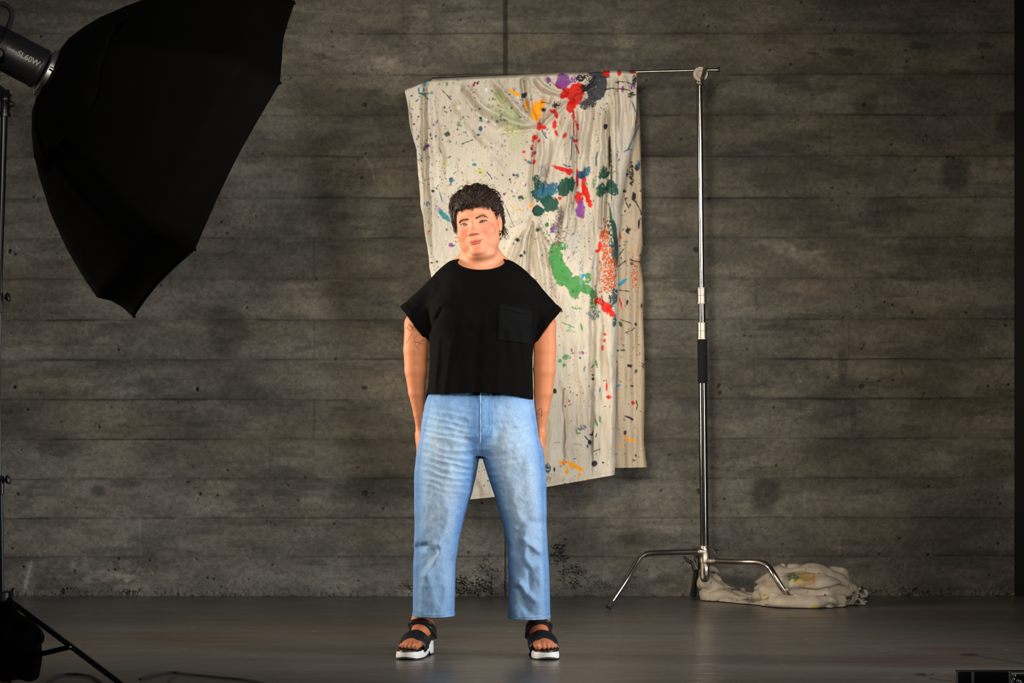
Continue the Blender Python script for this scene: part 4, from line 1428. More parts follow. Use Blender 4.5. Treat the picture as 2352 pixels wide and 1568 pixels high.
def f_shirt_solid(p, clip=True):
    px = p[:, 0] * SP + CX; py = HY - (p[:, 2] - CAMZ) * SP
    d = sm_max(loft(p, TORSO), (606 - py) / SP, .03)
    for s in (-1, 1):
        S_ = SLV[s]
        sh = (1105 + s * 55, 630); mid = (S_['a'][0], S_['a'][1])
        end = (S_['c'][0] + S_['n'][0] * 25, S_['c'][1] + S_['n'][1] * 25)
        mx, my, ex, ey, fx, fy = (1012, 673, 949, 738, 930, 758) if s < 0 else (1203, 673, 1260, 744, 1279, 764)
        e = chain(p, [w(sh[0], sh[1], .03), w(mx, my, .03), w(ex, ey, .025), w(fx, fy, .025)], [.050, .060, .067, .069], .008)
        cuff = np.clip((pl(p, s) + .026) / .002, 0, 1)
        e = e - .0022 * cuff
        if clip: e = np.maximum(e, pl(p, s))
        d = smin(d, e, .032)
    # bust and soft drape
    for s, x in ((-1, 1052), (1, 1158)):
        d = smin(d, ell(p, w(x, 725, -.085), (.070, .060, .062)), .05)
    front = sstep(YP, YP - .08, p[:, 1])
    wr = 0
    for pts, wd, am in [([(1000, 730), (1010, 700), (1040, 697)], 8, .006), ([(1002, 728), (1020, 700), (1100, 702)], 5, .002), ([(1215, 745), (1222, 715), (1212, 690)], 7, .005), ([(1170, 760), (1180, 830), (1186, 900)], 9, .005), ([(1200, 760), (1208, 830), (1206, 905)], 7, .004),
                        ([(1040, 790), (1030, 850), (1022, 905)], 8, .004), ([(1010, 780), (1004, 850), (1000, 905)], 7, .005), ([(1095, 770), (1092, 840), (1096, 900)], 14, -.006), ([(1150, 800), (1140, 900)], 9, .003), ([(985, 700), (965, 725), (958, 745)], 6, .003),
                        ([(1236, 700), (1248, 725), (1252, 745)], 6, .003), ([(990, 760), (1000, 740), (1014, 715)], 6, -.004), ([(1000, 655), (992, 690), (996, 730)], 7, .003), ([(1212, 655), (1226, 690), (1222, 735)], 7, .003)]:
        dd, t = segd(px, py, pts); wr = wr + am * np.exp(-(dd / wd) ** 2)
    wr = wr + (fbm(px / 26, py / 60, 2, 401) - .5) * .006
    return d - wr * (.35 + .65 * front)


def hem_y(px, back): return np.where(back, 919.0, np.interp(px, [980, 1000, 1100, 1150, 1180, 1223], [906, 905, 902, 903, 908, 918]))


def f_shirt(p):
    s_ = f_shirt_solid(p)
    px = p[:, 0] * SP + CX; py = HY - (p[:, 2] - CAMZ) * SP
    d = np.maximum(s_, -(f_shirt_solid(p, False) + .0050))
    d = np.maximum(d, (py - hem_y(px, p[:, 1] > YP + .02)) / SP)
    nk = ell(p, w(1105, 590, -.035), (.0960, .105, .0515))
    d = np.maximum(d, -nk)
    # side slit
    return d


sv, sf = nets(f_shirt, (w(900, 0)[0], YP - .21, w(0, 935)[2]), (w(1310, 0)[0], YP + .22, w(0, 580)[2]), .0026, slack=2.6)
tee = mat('black_cotton', (.0017, .0015, .0015), .9, spec=.05)
add_bump(tee, 500, .2, .0006, 3)
shirt = mesh_obj('t_shirt', sv, sf, tee, person)
bvh_shirt = BVHTree.FromPolygons([Vector(v) for v in sv.tolist()], [tuple(f) for f in sf.tolist()])
# neckband follows the collar edge
nkc = np.array(w(1105, 590, -.035), np.float32); nkr = np.array([.0960, .105, .0515], np.float32)
nb = []
for k in range(72):
    an = 2 * math.pi * k / 72
    el = np.linspace(-1.45, 1.2, 400)
    pts = nkc + np.stack([np.cos(el) * math.cos(an), np.cos(el) * math.sin(an), np.sin(el)], 1).astype(np.float32) * nkr
    fv = f_shirt_solid(pts.astype(np.float32))
    cr_ = np.where((fv[:-1] < 0) & (fv[1:] >= 0))[0]
    if len(cr_): nb.append(Vector(pts[cr_[-1]].tolist()) + Vector((0, 0, -.001)))
    else: nb.append(None)
nb = [q for q in nb if q is not None]
nb = [(nb[i - 1] + nb[i] * 2 + nb[(i + 1) % len(nb)]) / 4 for i in range(len(nb))]
MB().tube(nb + nb[:2], .0046, 10, cap=False).build('neckband', tee, shirt)


def patch(name, bv, poly_fn, nx, ny, lift, material, parent, thick=.0016):
    """small cloth piece sewn on a surface: poly_fn(u,v)->photo px"""
    V = []; ok = True
    for j in range(ny + 1):
        for i in range(nx + 1):
            x, y = poly_fn(i / nx, j / ny); q = cast(bv, x, y, lift)
            if q is None: q = V[-1] if V else Vector(w(x, y, -.1))
            V.append(q)
    Fc = [(j * (nx + 1) + i, j * (nx + 1) + i + 1, (j + 1) * (nx + 1) + i + 1, (j + 1) * (nx + 1) + i) for j in range(ny) for i in range(nx)]
    o = mesh_obj(name, V, Fc, material, parent)
    so = o.modifiers.new('thickness', 'SOLIDIFY'); so.thickness = thick; so.offset = 0
    return o


def quad(a, b, c, d):      # a,b top left/right  c,d bottom left/right
    return lambda u, v: ((a[0] * (1 - u) + b[0] * u) * (1 - v) + (c[0] * (1 - u) + d[0] * u) * v, (a[1] * (1 - u) + b[1] * u) * (1 - v) + (c[1] * (1 - u) + d[1] * u) * v)


tee2 = mat('black_pocket_cotton', (.0030, .0031, .0034), .9, spec=.05)
pk = patch('chest_pocket', bvh_shirt, quad((1146, 706), (1222, 718), (1143, 781), (1220, 790)), 30, 24, .0022, tee2, shirt)
pk2 = patch('pocket_hem', bvh_shirt, quad((1148, 698), (1219, 714), (1147, 708), (1218, 726)), 30, 4, .0042, tee2, shirt)


# ------------------------------------------------------------------ jeans
LL = [(890, 994, 1104, .005, .105), (910, 985, 1104, .005, .115), (930, 976, 1104, .005, .125), (1000, 967, 1106, .0, .122), (1030, 959, 1106, .0, .118), (1050, 955, 1101, .0, .112), (1100, 951, 1092, .0, .102), (1150, 951.5, 1079, .005, .096), (1200, 953, 1064, .01, .090),
      (1250, 950.5, 1053, .015, .084), (1300, 949, 1046, .022, .080), (1350, 948, 1045, .03, .079), (1440, 947, 1043, .035, .080)]
LR = [(890, 1104, 1212, .005, .105), (910, 1104, 1221, .005, .115), (930, 1104, 1226, .005, .125), (1000, 1103, 1236, .0, .122), (1030, 1103, 1246, .0, .118), (1050, 1108, 1249.5, .0, .112), (1100, 1123, 1254, .0, .102), (1150, 1139, 1255.5, .005, .096), (1200, 1153.5, 1255, .01, .090),
      (1250, 1164.5, 1258, .015, .084), (1300, 1167, 1261, .022, .080), (1350, 1168, 1263, .03, .079), (1440, 1168, 1264.5, .035, .080)]
PV = [(880, 998, 1208, .01, .100), (902, 994, 1212, .01, .104), (912, 984, 1222, .01, .116), (930, 979, 1225, .008, .128), (960, 974.5, 1229, .003, .128), (1000, 968.5, 1235, .0, .121), (1030, 975, 1228, .0, .098), (1046, 995, 1208, .0, .070)]
JF = [([(1034, 1170), (1024, 1215), (1008, 1245)], 11, .005), ([(962, 1256), (982, 1252), (1000, 1262)], 9, -.013), ([(958, 1272), (975, 1282), (984, 1292)], 14, -.008), ([(1010, 1248), (1012, 1270), (996, 1292), (980, 1318)], 9, .008),
      ([(1016, 1236), (1002, 1218), (1012, 1200)], 6, .002), ([(980, 1318), (990, 1345), (1000, 1385)], 13, .005), ([(1030, 1330), (1022, 1370), (1018, 1400)], 10, .004), ([(972, 1345), (966, 1400)], 11, .005), ([(1036, 1290), (1030, 1330)], 8, -.003),
      ([(1202, 1236), (1222, 1250), (1240, 1264)], 8, .007), ([(1206, 1250), (1205, 1276), (1216, 1296)], 8, .006), ([(1212, 1300), (1217, 1330), (1216, 1350)], 7, -.005), ([(1194, 1338), (1210, 1358), (1228, 1376)], 8, .006), ([(1190, 1352), (1200, 1374), (1212, 1400)], 8, -.006),
      ([(1184, 1262), (1188, 1235), (1194, 1210)], 11, -.008), ([(1240, 1300), (1244, 1350), (1240, 1400)], 11, .005), ([(1180, 1380), (1184, 1405)], 9, .004), ([(1176, 1120), (1200, 1210)], 14, .003), ([(1215, 1060), (1228, 1180)], 16, .005),
      ([(1170, 1330), (1178, 1380)], 9, -.004), ([(955, 1080), (953, 1200), (950, 1300)], 3, .002), ([(1253, 1080), (1253, 1200), (1258, 1300)], 3, .002)]


JF = [(a, b, c * 1.35) for a, b, c in JF]


def f_jeans(p):
    px = p[:, 0] * SP + CX; py = HY - (p[:, 2] - CAMZ) * SP
    a = loft(p, LL, 2.2); b = loft(p, LR, 2.2); c = loft(p, PV, 2.3)
    c = np.maximum(c, (py - 1046) / SP)
    d = smin(smin(a, b, .012), c, .012)
    front = sstep(YP + .03, YP - .05, p[:, 1])
    wr = 0
    for pts, wd, am in JF:
        dd, t = segd(px, py, pts); wr = wr + am * np.exp(-(dd / wd) ** 2)
    # whiskers across the thighs
    sag = .0016 * (px - 1030) ** 2
    ph = (py - .20 * (px - 970) + sag * .6 + 14 * (fbm(px / 50, py / 30, 2, 511) - .5)) / 15.5
    rid = np.abs((ph % 1) - .5) * 2; rid = (1 - rid) ** 1.6
    mk = sstep(958, 985, px) * (1 - sstep(1066, 1098, px)) * sstep(925, 960, py) * (1 - sstep(1080, 1150, py)) * (.4 + vn(px / 24, py / 10, 7) * .9)
    wr = wr + .0034 * (rid - .35) * mk
    ph = (py + .16 * (px - 1180) + .0012 * (px - 1170) ** 2 + 14 * (fbm(px / 50, py / 30, 2, 517) - .5)) / 17
    rid = np.abs((ph % 1) - .5) * 2; rid = (1 - rid) ** 1.6
    mk = sstep(1112, 1130, px) * (1 - sstep(1205, 1240, px)) * sstep(930, 970, py) * (1 - sstep(1060, 1150, py)) * (.3 + vn(px / 24, py / 10, 8) * .9)
    wr = wr + .0022 * (rid - .35) * mk
    wr = wr + (fbm(px / 22, py / 26, 3, 523) - .5) * .009
    cr = np.exp(-((px - 1104) / 3.0) ** 2) * sstep(905, 930, py) * (1 - sstep(1035, 1045, py)) * .004
    d = d - (wr - cr) * (.15 + .85 * front)
    hem = np.where(px < 1105, 1415.5, 1421.0)
    hm_ = np.clip((py - (hem - 9)) / 1.5, 0, 1)
    d = d - .0016 * hm_
    d = np.maximum(d, (py - hem) / SP)
    d = np.maximum(d, (896 - py) / SP)
    inner = d + .004 if False else (smin(a, b, .012) - wr * (.15 + .85 * front) - .0016 * hm_ + .008)
    d = np.maximum(d, -np.maximum(inner, (1378 - py) / SP))
    return d


jv, jf = nets(f_jeans, (w(935, 0)[0], YP - .16, w(0, 1432)[2]), (w(1277, 0)[0], YP + .18, w(0, 890)[2]), .0029, slack=2.6)
den = mat('light_blue_denim', rough=.82, spec=.2)
use_col(den, .10, 220, (1, 1, .5))
add_bump(den, 420, .35, .0010, 4)
jeans = mesh_obj('jeans', jv, jf, den, person)


def denim_colour(V):
    px = V[:, 0] / V[:, 1] * F_PX + CX; py = HY - (V[:, 2] - CAMZ) / V[:, 1] * F_PX
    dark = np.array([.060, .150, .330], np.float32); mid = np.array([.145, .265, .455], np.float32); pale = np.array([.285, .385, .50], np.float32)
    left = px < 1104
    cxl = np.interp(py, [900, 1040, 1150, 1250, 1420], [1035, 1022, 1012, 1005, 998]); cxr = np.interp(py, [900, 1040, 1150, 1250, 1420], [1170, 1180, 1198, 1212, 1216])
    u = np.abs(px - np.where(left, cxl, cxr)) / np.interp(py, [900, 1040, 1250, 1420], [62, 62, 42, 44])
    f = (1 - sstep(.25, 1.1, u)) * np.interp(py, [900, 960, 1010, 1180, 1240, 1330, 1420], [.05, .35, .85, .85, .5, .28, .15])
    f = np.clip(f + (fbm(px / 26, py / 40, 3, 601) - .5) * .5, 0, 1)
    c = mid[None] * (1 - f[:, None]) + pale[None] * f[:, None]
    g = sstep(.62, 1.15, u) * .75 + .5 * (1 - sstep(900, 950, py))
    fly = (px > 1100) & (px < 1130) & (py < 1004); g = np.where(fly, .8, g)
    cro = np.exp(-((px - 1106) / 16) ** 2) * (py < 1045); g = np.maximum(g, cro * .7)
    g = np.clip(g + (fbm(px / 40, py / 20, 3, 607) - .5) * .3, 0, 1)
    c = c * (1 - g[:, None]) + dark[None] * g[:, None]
    # abraded crests of the whiskers
    ph = (py - .20 * (px - 970) + .6 * .0016 * (px - 1030) ** 2 + 14 * (fbm(px / 50, py / 30, 2, 511) - .5)) / 15.5
    rid = (1 - np.abs((ph % 1) - .5) * 2) ** 1.6
    mk = sstep(958, 985, px) * (1 - sstep(1066, 1098, px)) * sstep(925, 960, py) * (1 - sstep(1100, 1180, py))
    c *= (1 + .22 * (rid - .4) * mk)[:, None]
    sl = np.abs(px - np.interp(py, [905, 1040, 1080, 1415], [983, 957, 953, 950]) - 8); sr = np.abs(px - np.interp(py, [905, 1040, 1080, 1415], [1222, 1247, 1252, 1262]) + 8)
    pk_ = np.minimum(sl, sr); c *= (1 - .16 * np.exp(-(pk_ / 2.2) ** 2) * (.5 + vn(px / 3, py / 5, 3)))[:, None]
    hem = np.where(left, 1415.5, 1421)
    hb = sstep(hem - 10, hem - 7, py); c *= (1 + hb * (.35 * (vn(px / 3.5, py / 2, 14) - .35)))[:, None]
    tw = vn(px / 1.6, py / 2.4, 31); c *= (.90 + .2 * tw)[:, None]
    return np.clip(c, 0, 1)


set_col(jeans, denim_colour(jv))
bvh_j = BVHTree.FromPolygons([Vector(v) for v in jv.tolist()], [tuple(f) for f in jf.tolist()])
# fly placket, stitching, hems
den_d = mat('darker_denim_placket', (.115, .24, .44), .8, spec=.2); add_bump(den_d, 300, .5, .001, 4)
thread = mat('pale_thread', (.42, .50, .60), .8)
thread_d = mat('dark_thread', (.06, .10, .2), .8)
fly = patch('fly_placket', bvh_j, lambda u, v: (1104.5 + u * (22 if v < .82 else 22 * math.sqrt(max(1 - ((v - .82) / .18) ** 2, 0.02))), 898 + v * 103), 8, 34, .0022, den_d, jeans, .002)
edge = patch('fly_edge', bvh_j, lambda u, v: (1101.0 + u * 4.2, 898 + v * 118), 2, 36, .0042, mat('pale_denim_edge', (.30, .42, .56), .8), jeans, .0022)


def stitches(bv, pts, parent, m, r=.00055, dash=3.4, lift=.001):
    o = MB(); P_ = []
    for i in range(len(pts) - 1):
        a, b = pts[i], pts[i + 1]; L__ = math.hypot(b[0] - a[0], b[1] - a[1]); k = max(1, int(L__ / dash))
        for j in range(k):
            t0 = j / k; t1 = (j + .65) / k
            q0 = cast(bv, a[0] + (b[0] - a[0]) * t0, a[1] + (b[1] - a[1]) * t0, lift); q1 = cast(bv, a[0] + (b[0] - a[0]) * t1, a[1] + (b[1] - a[1]) * t1, lift)
            if q0 is not None and q1 is not None and (q0 - q1).length < .02: o.tube([q0, q1], r, 5)
    if o.v: o.build('stitching', m, parent)


jf_ = [(1128, 902), (1128, 975), (1127, 985), (1122, 995), (1114, 1001), (1106, 1004)]
stitches(bvh_j, jf_, jeans, thread, lift=.0035)
stitches(bvh_j, [(x - 3.5, y) for x, y in jf_[:3]] + [(1118, 992), (1112, 997)], jeans, thread_d, lift=.0038)
stitches(bvh_j, [(1103, 1006), (1104, 1020), (1105, 1034)], jeans, thread, lift=.002)
for x0_, x1_, y0_, y1_, ym in ((949, 1042, 1404, 1406.5, 1412), (1170, 1263, 1411, 1409, 1417)):
    stitches(bvh_j, [(x0_, y0_), ((x0_ * 3 + x1_) / 4, ym), ((x0_ + x1_) / 2, ym + 1.5), ((x0_ + x1_ * 3) / 4, ym), (x1_, y1_)], jeans, thread_d, dash=3.0)
stitches(bvh_j, [(1040, 1300), (1039, 1350), (1038, 1405)], jeans, thread)
stitches(bvh_j, [(965, 1040), (961, 1120), (962, 1180)], jeans, thread)
for y in (921, 950, 978):
    q = cast(bvh_j, 1113, y, .002)
    MB().ball(q, .0075, 14, 8, (1, .35, 1)).build('covered_button', den_d, jeans)

# ------------------------------------------------------------------ tattoos: fine ink lines on the arms
ink = mat('tattoo_ink', (.035, .028, .03), .6)
INK = [[[(936, 738), (938, 746), (945, 751), (953, 748)], [(939, 748), (940, 744), (944, 748), (946, 752)], [(936, 756), (936, 749), (938, 757), (942, 760), (946, 757), (946, 750), (948, 757)], [(947, 760), (946.5, 766), (940, 776), (933, 789)]],
       [[(967, 768), (958, 769), (952, 778), (952, 788), (957, 798), (963, 803)], [(952, 784), (972, 790)], [(952, 787), (974, 782)], [(974, 776), (957, 798)]],
       [[(1228, 951), (1231, 945), (1244, 936), (1245, 954), (1234, 962)], [(1231, 949), (1244, 954)], [(1231, 949), (1244, 936)]]]
for ink_set in INK:
    tt = MB()
    for pts in ink_set:
        q = cast_path(bvh_skin, pts, .0001, 2)
        if len(q) > 1: tt.tube(q, .0006, 5)
    if tt.v: tt.build('tattoo', ink, person)

# ------------------------------------------------------------------ sandals
white_r = mat('white_rubber_sole', (.62, .62, .60), .55); add_bump(white_r, 60, .2, .001)
black_l = mat('black_padded_strap', (.009, .009, .011), .36)
for s in (-1, 1):
    sn = empty('sandal', tuple(foot_w(s, .12, 0, 0)))
    adopt(sn, person)
    sn['label'] = 'black strapped sandal with thick white sole, on the foot at %s' % ('left' if s < 0 else 'right')
    # sole: outline sampled along the length
    def outline(l):
        t = l / .262
        cap = math.sqrt(max(1 - abs(2 * min(max(t, 0), 1) - 1) ** (5 if t > .5 else 4), .004))
        tk = [0, .1, .2, .3, .4, .5, .6, .7, .8, .9, 1]
        w_in = np.interp(t, tk, [.034, .034, .034, .0335, .034, .0365, .041, .046, .0485, .049, .048]) * cap
        w_out = np.interp(t, tk, [.034, .034, .0345, .0355, .038, .0415, .0455, .049, .050, .049, .046]) * cap
        return w_in, w_out
    def sole(name, zb, zt, grow, material, notch=False, n=44):
        V = []; Fc = []; ring = 14
        for i in range(n + 1):
            f = i / n; l = -.012 + .262 * (.5 - .5 * math.cos(math.pi * f))
            wi, wo = outline(l + .012); b = zb(l); t_ = zt(l)
            prof = []
            sl = .006 + .004 * (l < .08)
            for (a, c) in ((-1, 0), (-1.02, .35), (-.97, .8), (-.90, 1), (-.4, 1), (.0, 1), (.4, 1), (.90, 1), (.97, .8), (1.02, .35), (1, 0), (.5, 0), (0, 0), (-.5, 0)):
                wd = (wi if a > 0 else wo) + grow
                prof.append(foot_w(s, l, a * wd, b + (t_ - b) * c))
            V += prof
        for i in range(n):
            for k in range(ring): Fc.append((i * ring + k, i * ring + (k + 1) % ring, (i + 1) * ring + (k + 1) % ring, (i + 1) * ring + k))
        Fc += [tuple(range(ring)), tuple(range(n * ring, n * ring + ring))[::-1]]
        m_ = MB(); m_.add(V, Fc); return m_.build(name, material, sn)
    top = lambda l: float(np.interp(l, [-.012, .02, .06, .10, .14, .20, .25], [.050, .052, .050, .040, .034, .030, .028]))
    def bot(l):
        nt = math.exp(-((l - .085) / .010) ** 2) * .014 + math.exp(-((l - .108) / .006) ** 2) * .005
        return .006 + nt + float(np.interp(l, [-.012, .01, .23, .25], [.006, 0, 0, .006]))
    sole('midsole', bot, top, 0.0, white_r)
    sole('outsole', lambda l: .0004 + (bot(l) - .006), lambda l: .0066 + (bot(l) - .006), .0008, M['rubber'])
    sole('footbed', lambda l: top(l) - .001, lambda l: top(l) + .0045, -.0035, black_l)
    # heel counter rising in white on both sides
    for sd_ in (-1, 1):
        hc = MB(); V = []; Fc = []
        for i in range(13):
            l = -.004 + i * .0075; hgt = .050 + .022 * math.exp(-((l - .045) / .028) ** 2)
            wi, wo = outline(l + .012); wd = (wi if sd_ > 0 else wo)
            for a, z in ((wd - .001, .030), (wd + .0005, hgt - .006), (wd - .004, hgt), (wd - .007, hgt - .004), (wd - .007, .034)):
                V.append(foot_w(s, l, sd_ * a, z))
        for i in range(12):
            for k in range(5): Fc.append((i * 5 + k, i * 5 + (k + 1) % 5, (i + 1) * 5 + (k + 1) % 5, (i + 1) * 5 + k))
        Fc += [tuple(range(5)), tuple(range(60, 65))[::-1]]
        hc.add(V, Fc); hc.build('heel_side', white_r, sn)
    def strap(name, path, wid, th, puffs=1):
        """path: foot-local (l, lateral, z) + band direction along length; puffy band"""
        P_ = arc_pts([Vector(p) for p in path], 7); V = []; Fc = []
        nsec = 16; m = len(P_)
        for i, p in enumerate(P_):
            t = (P_[min(i + 1, m - 1)] - P_[max(i - 1, 0)]).normalized()
            wv = Vector(wid[1]); wv = (wv - t * wv.dot(t)).normalized(); nv_ = t.cross(wv)
            for k in range(nsec):
                an = 2 * math.pi * k / nsec; c_, s2 = math.cos(an), math.sin(an)
                puff = 1 - (.35 * math.exp(-(c_ / .16) ** 2) if puffs == 2 else 0)
                q = p + wv * (c_ * wid[0] / 2) + nv_ * (math.copysign(abs(s2) ** .7, s2) * th / 2 * puff)
                V.append(foot_w(s, q.x, q.y, q.z))
        for i in range(m - 1):
            for k in range(nsec): Fc.append((i * nsec + k, i * nsec + (k + 1) % nsec, (i + 1) * nsec + (k + 1) % nsec, (i + 1) * nsec + k))
        Fc += [tuple(range(nsec)), tuple(range((m - 1) * nsec, m * nsec))[::-1]]
        q = MB(); q.add(V, Fc); q.build(name, black_l, sn)
    strap('toe_strap', [(.150, .045, .030), (.156, .047, .050), (.160, .034, .070), (.160, .010, .0815), (.160, -.016, .078), (.160, -.038, .063), (.158, -.047, .046), (.154, -.046, .030)], (.052, (1, 0, -.62)), .013, 2)
    strap('ankle_strap', [(.030, .038, .066), (.060, .0415, .088), (.086, .037, .106), (.104, .020, .119), (.108, -.002, .121), (.100, -.026, .112), (.074, -.040, .092), (.034, -.038, .066)], (.027, (.55, 0, .9)), .013, 2)
    strap('heel_strap', [(.062, .0375, .066), (.030, .0355, .074), (.004, .026, .084), (-.006, 0, .088), (.004, -.026, .084), (.030, -.0355, .074), (.062, -.0375, .066)], (.030, (0, 0, 1)), .010)
    for sd_ in (-1, 1):
        strap('side_strap', [(.060, sd_ * .037, .075), (.100, sd_ * .040, .052), (.140, sd_ * .0445, .040)], (.014, (0, 0, 1)), .006)
# ------------------------------------------------------------------ paint-splattered drop cloth over the stand's arm
YC = 10.60
SC = F_PX / YC
K = (.012, .013, .014); DG = (.012, .075, .055); G = (.07, .27, .075); RD = (.62, .012, .006); OR = (.86, .34, .008); BL = (.035, .14, .22); PU = (.22, .055, .26); NV = (.02, .035, .10)
YG = (.48, .52, .03); WH = (.8, .79, .75); RU = (.50, .10, .035); GY = (.040, .044, .050); TE = (.02, .22, .24); LB = (.02, .28, .46); LG = (.43, .45, .26); PK = (.55, .30, .38)
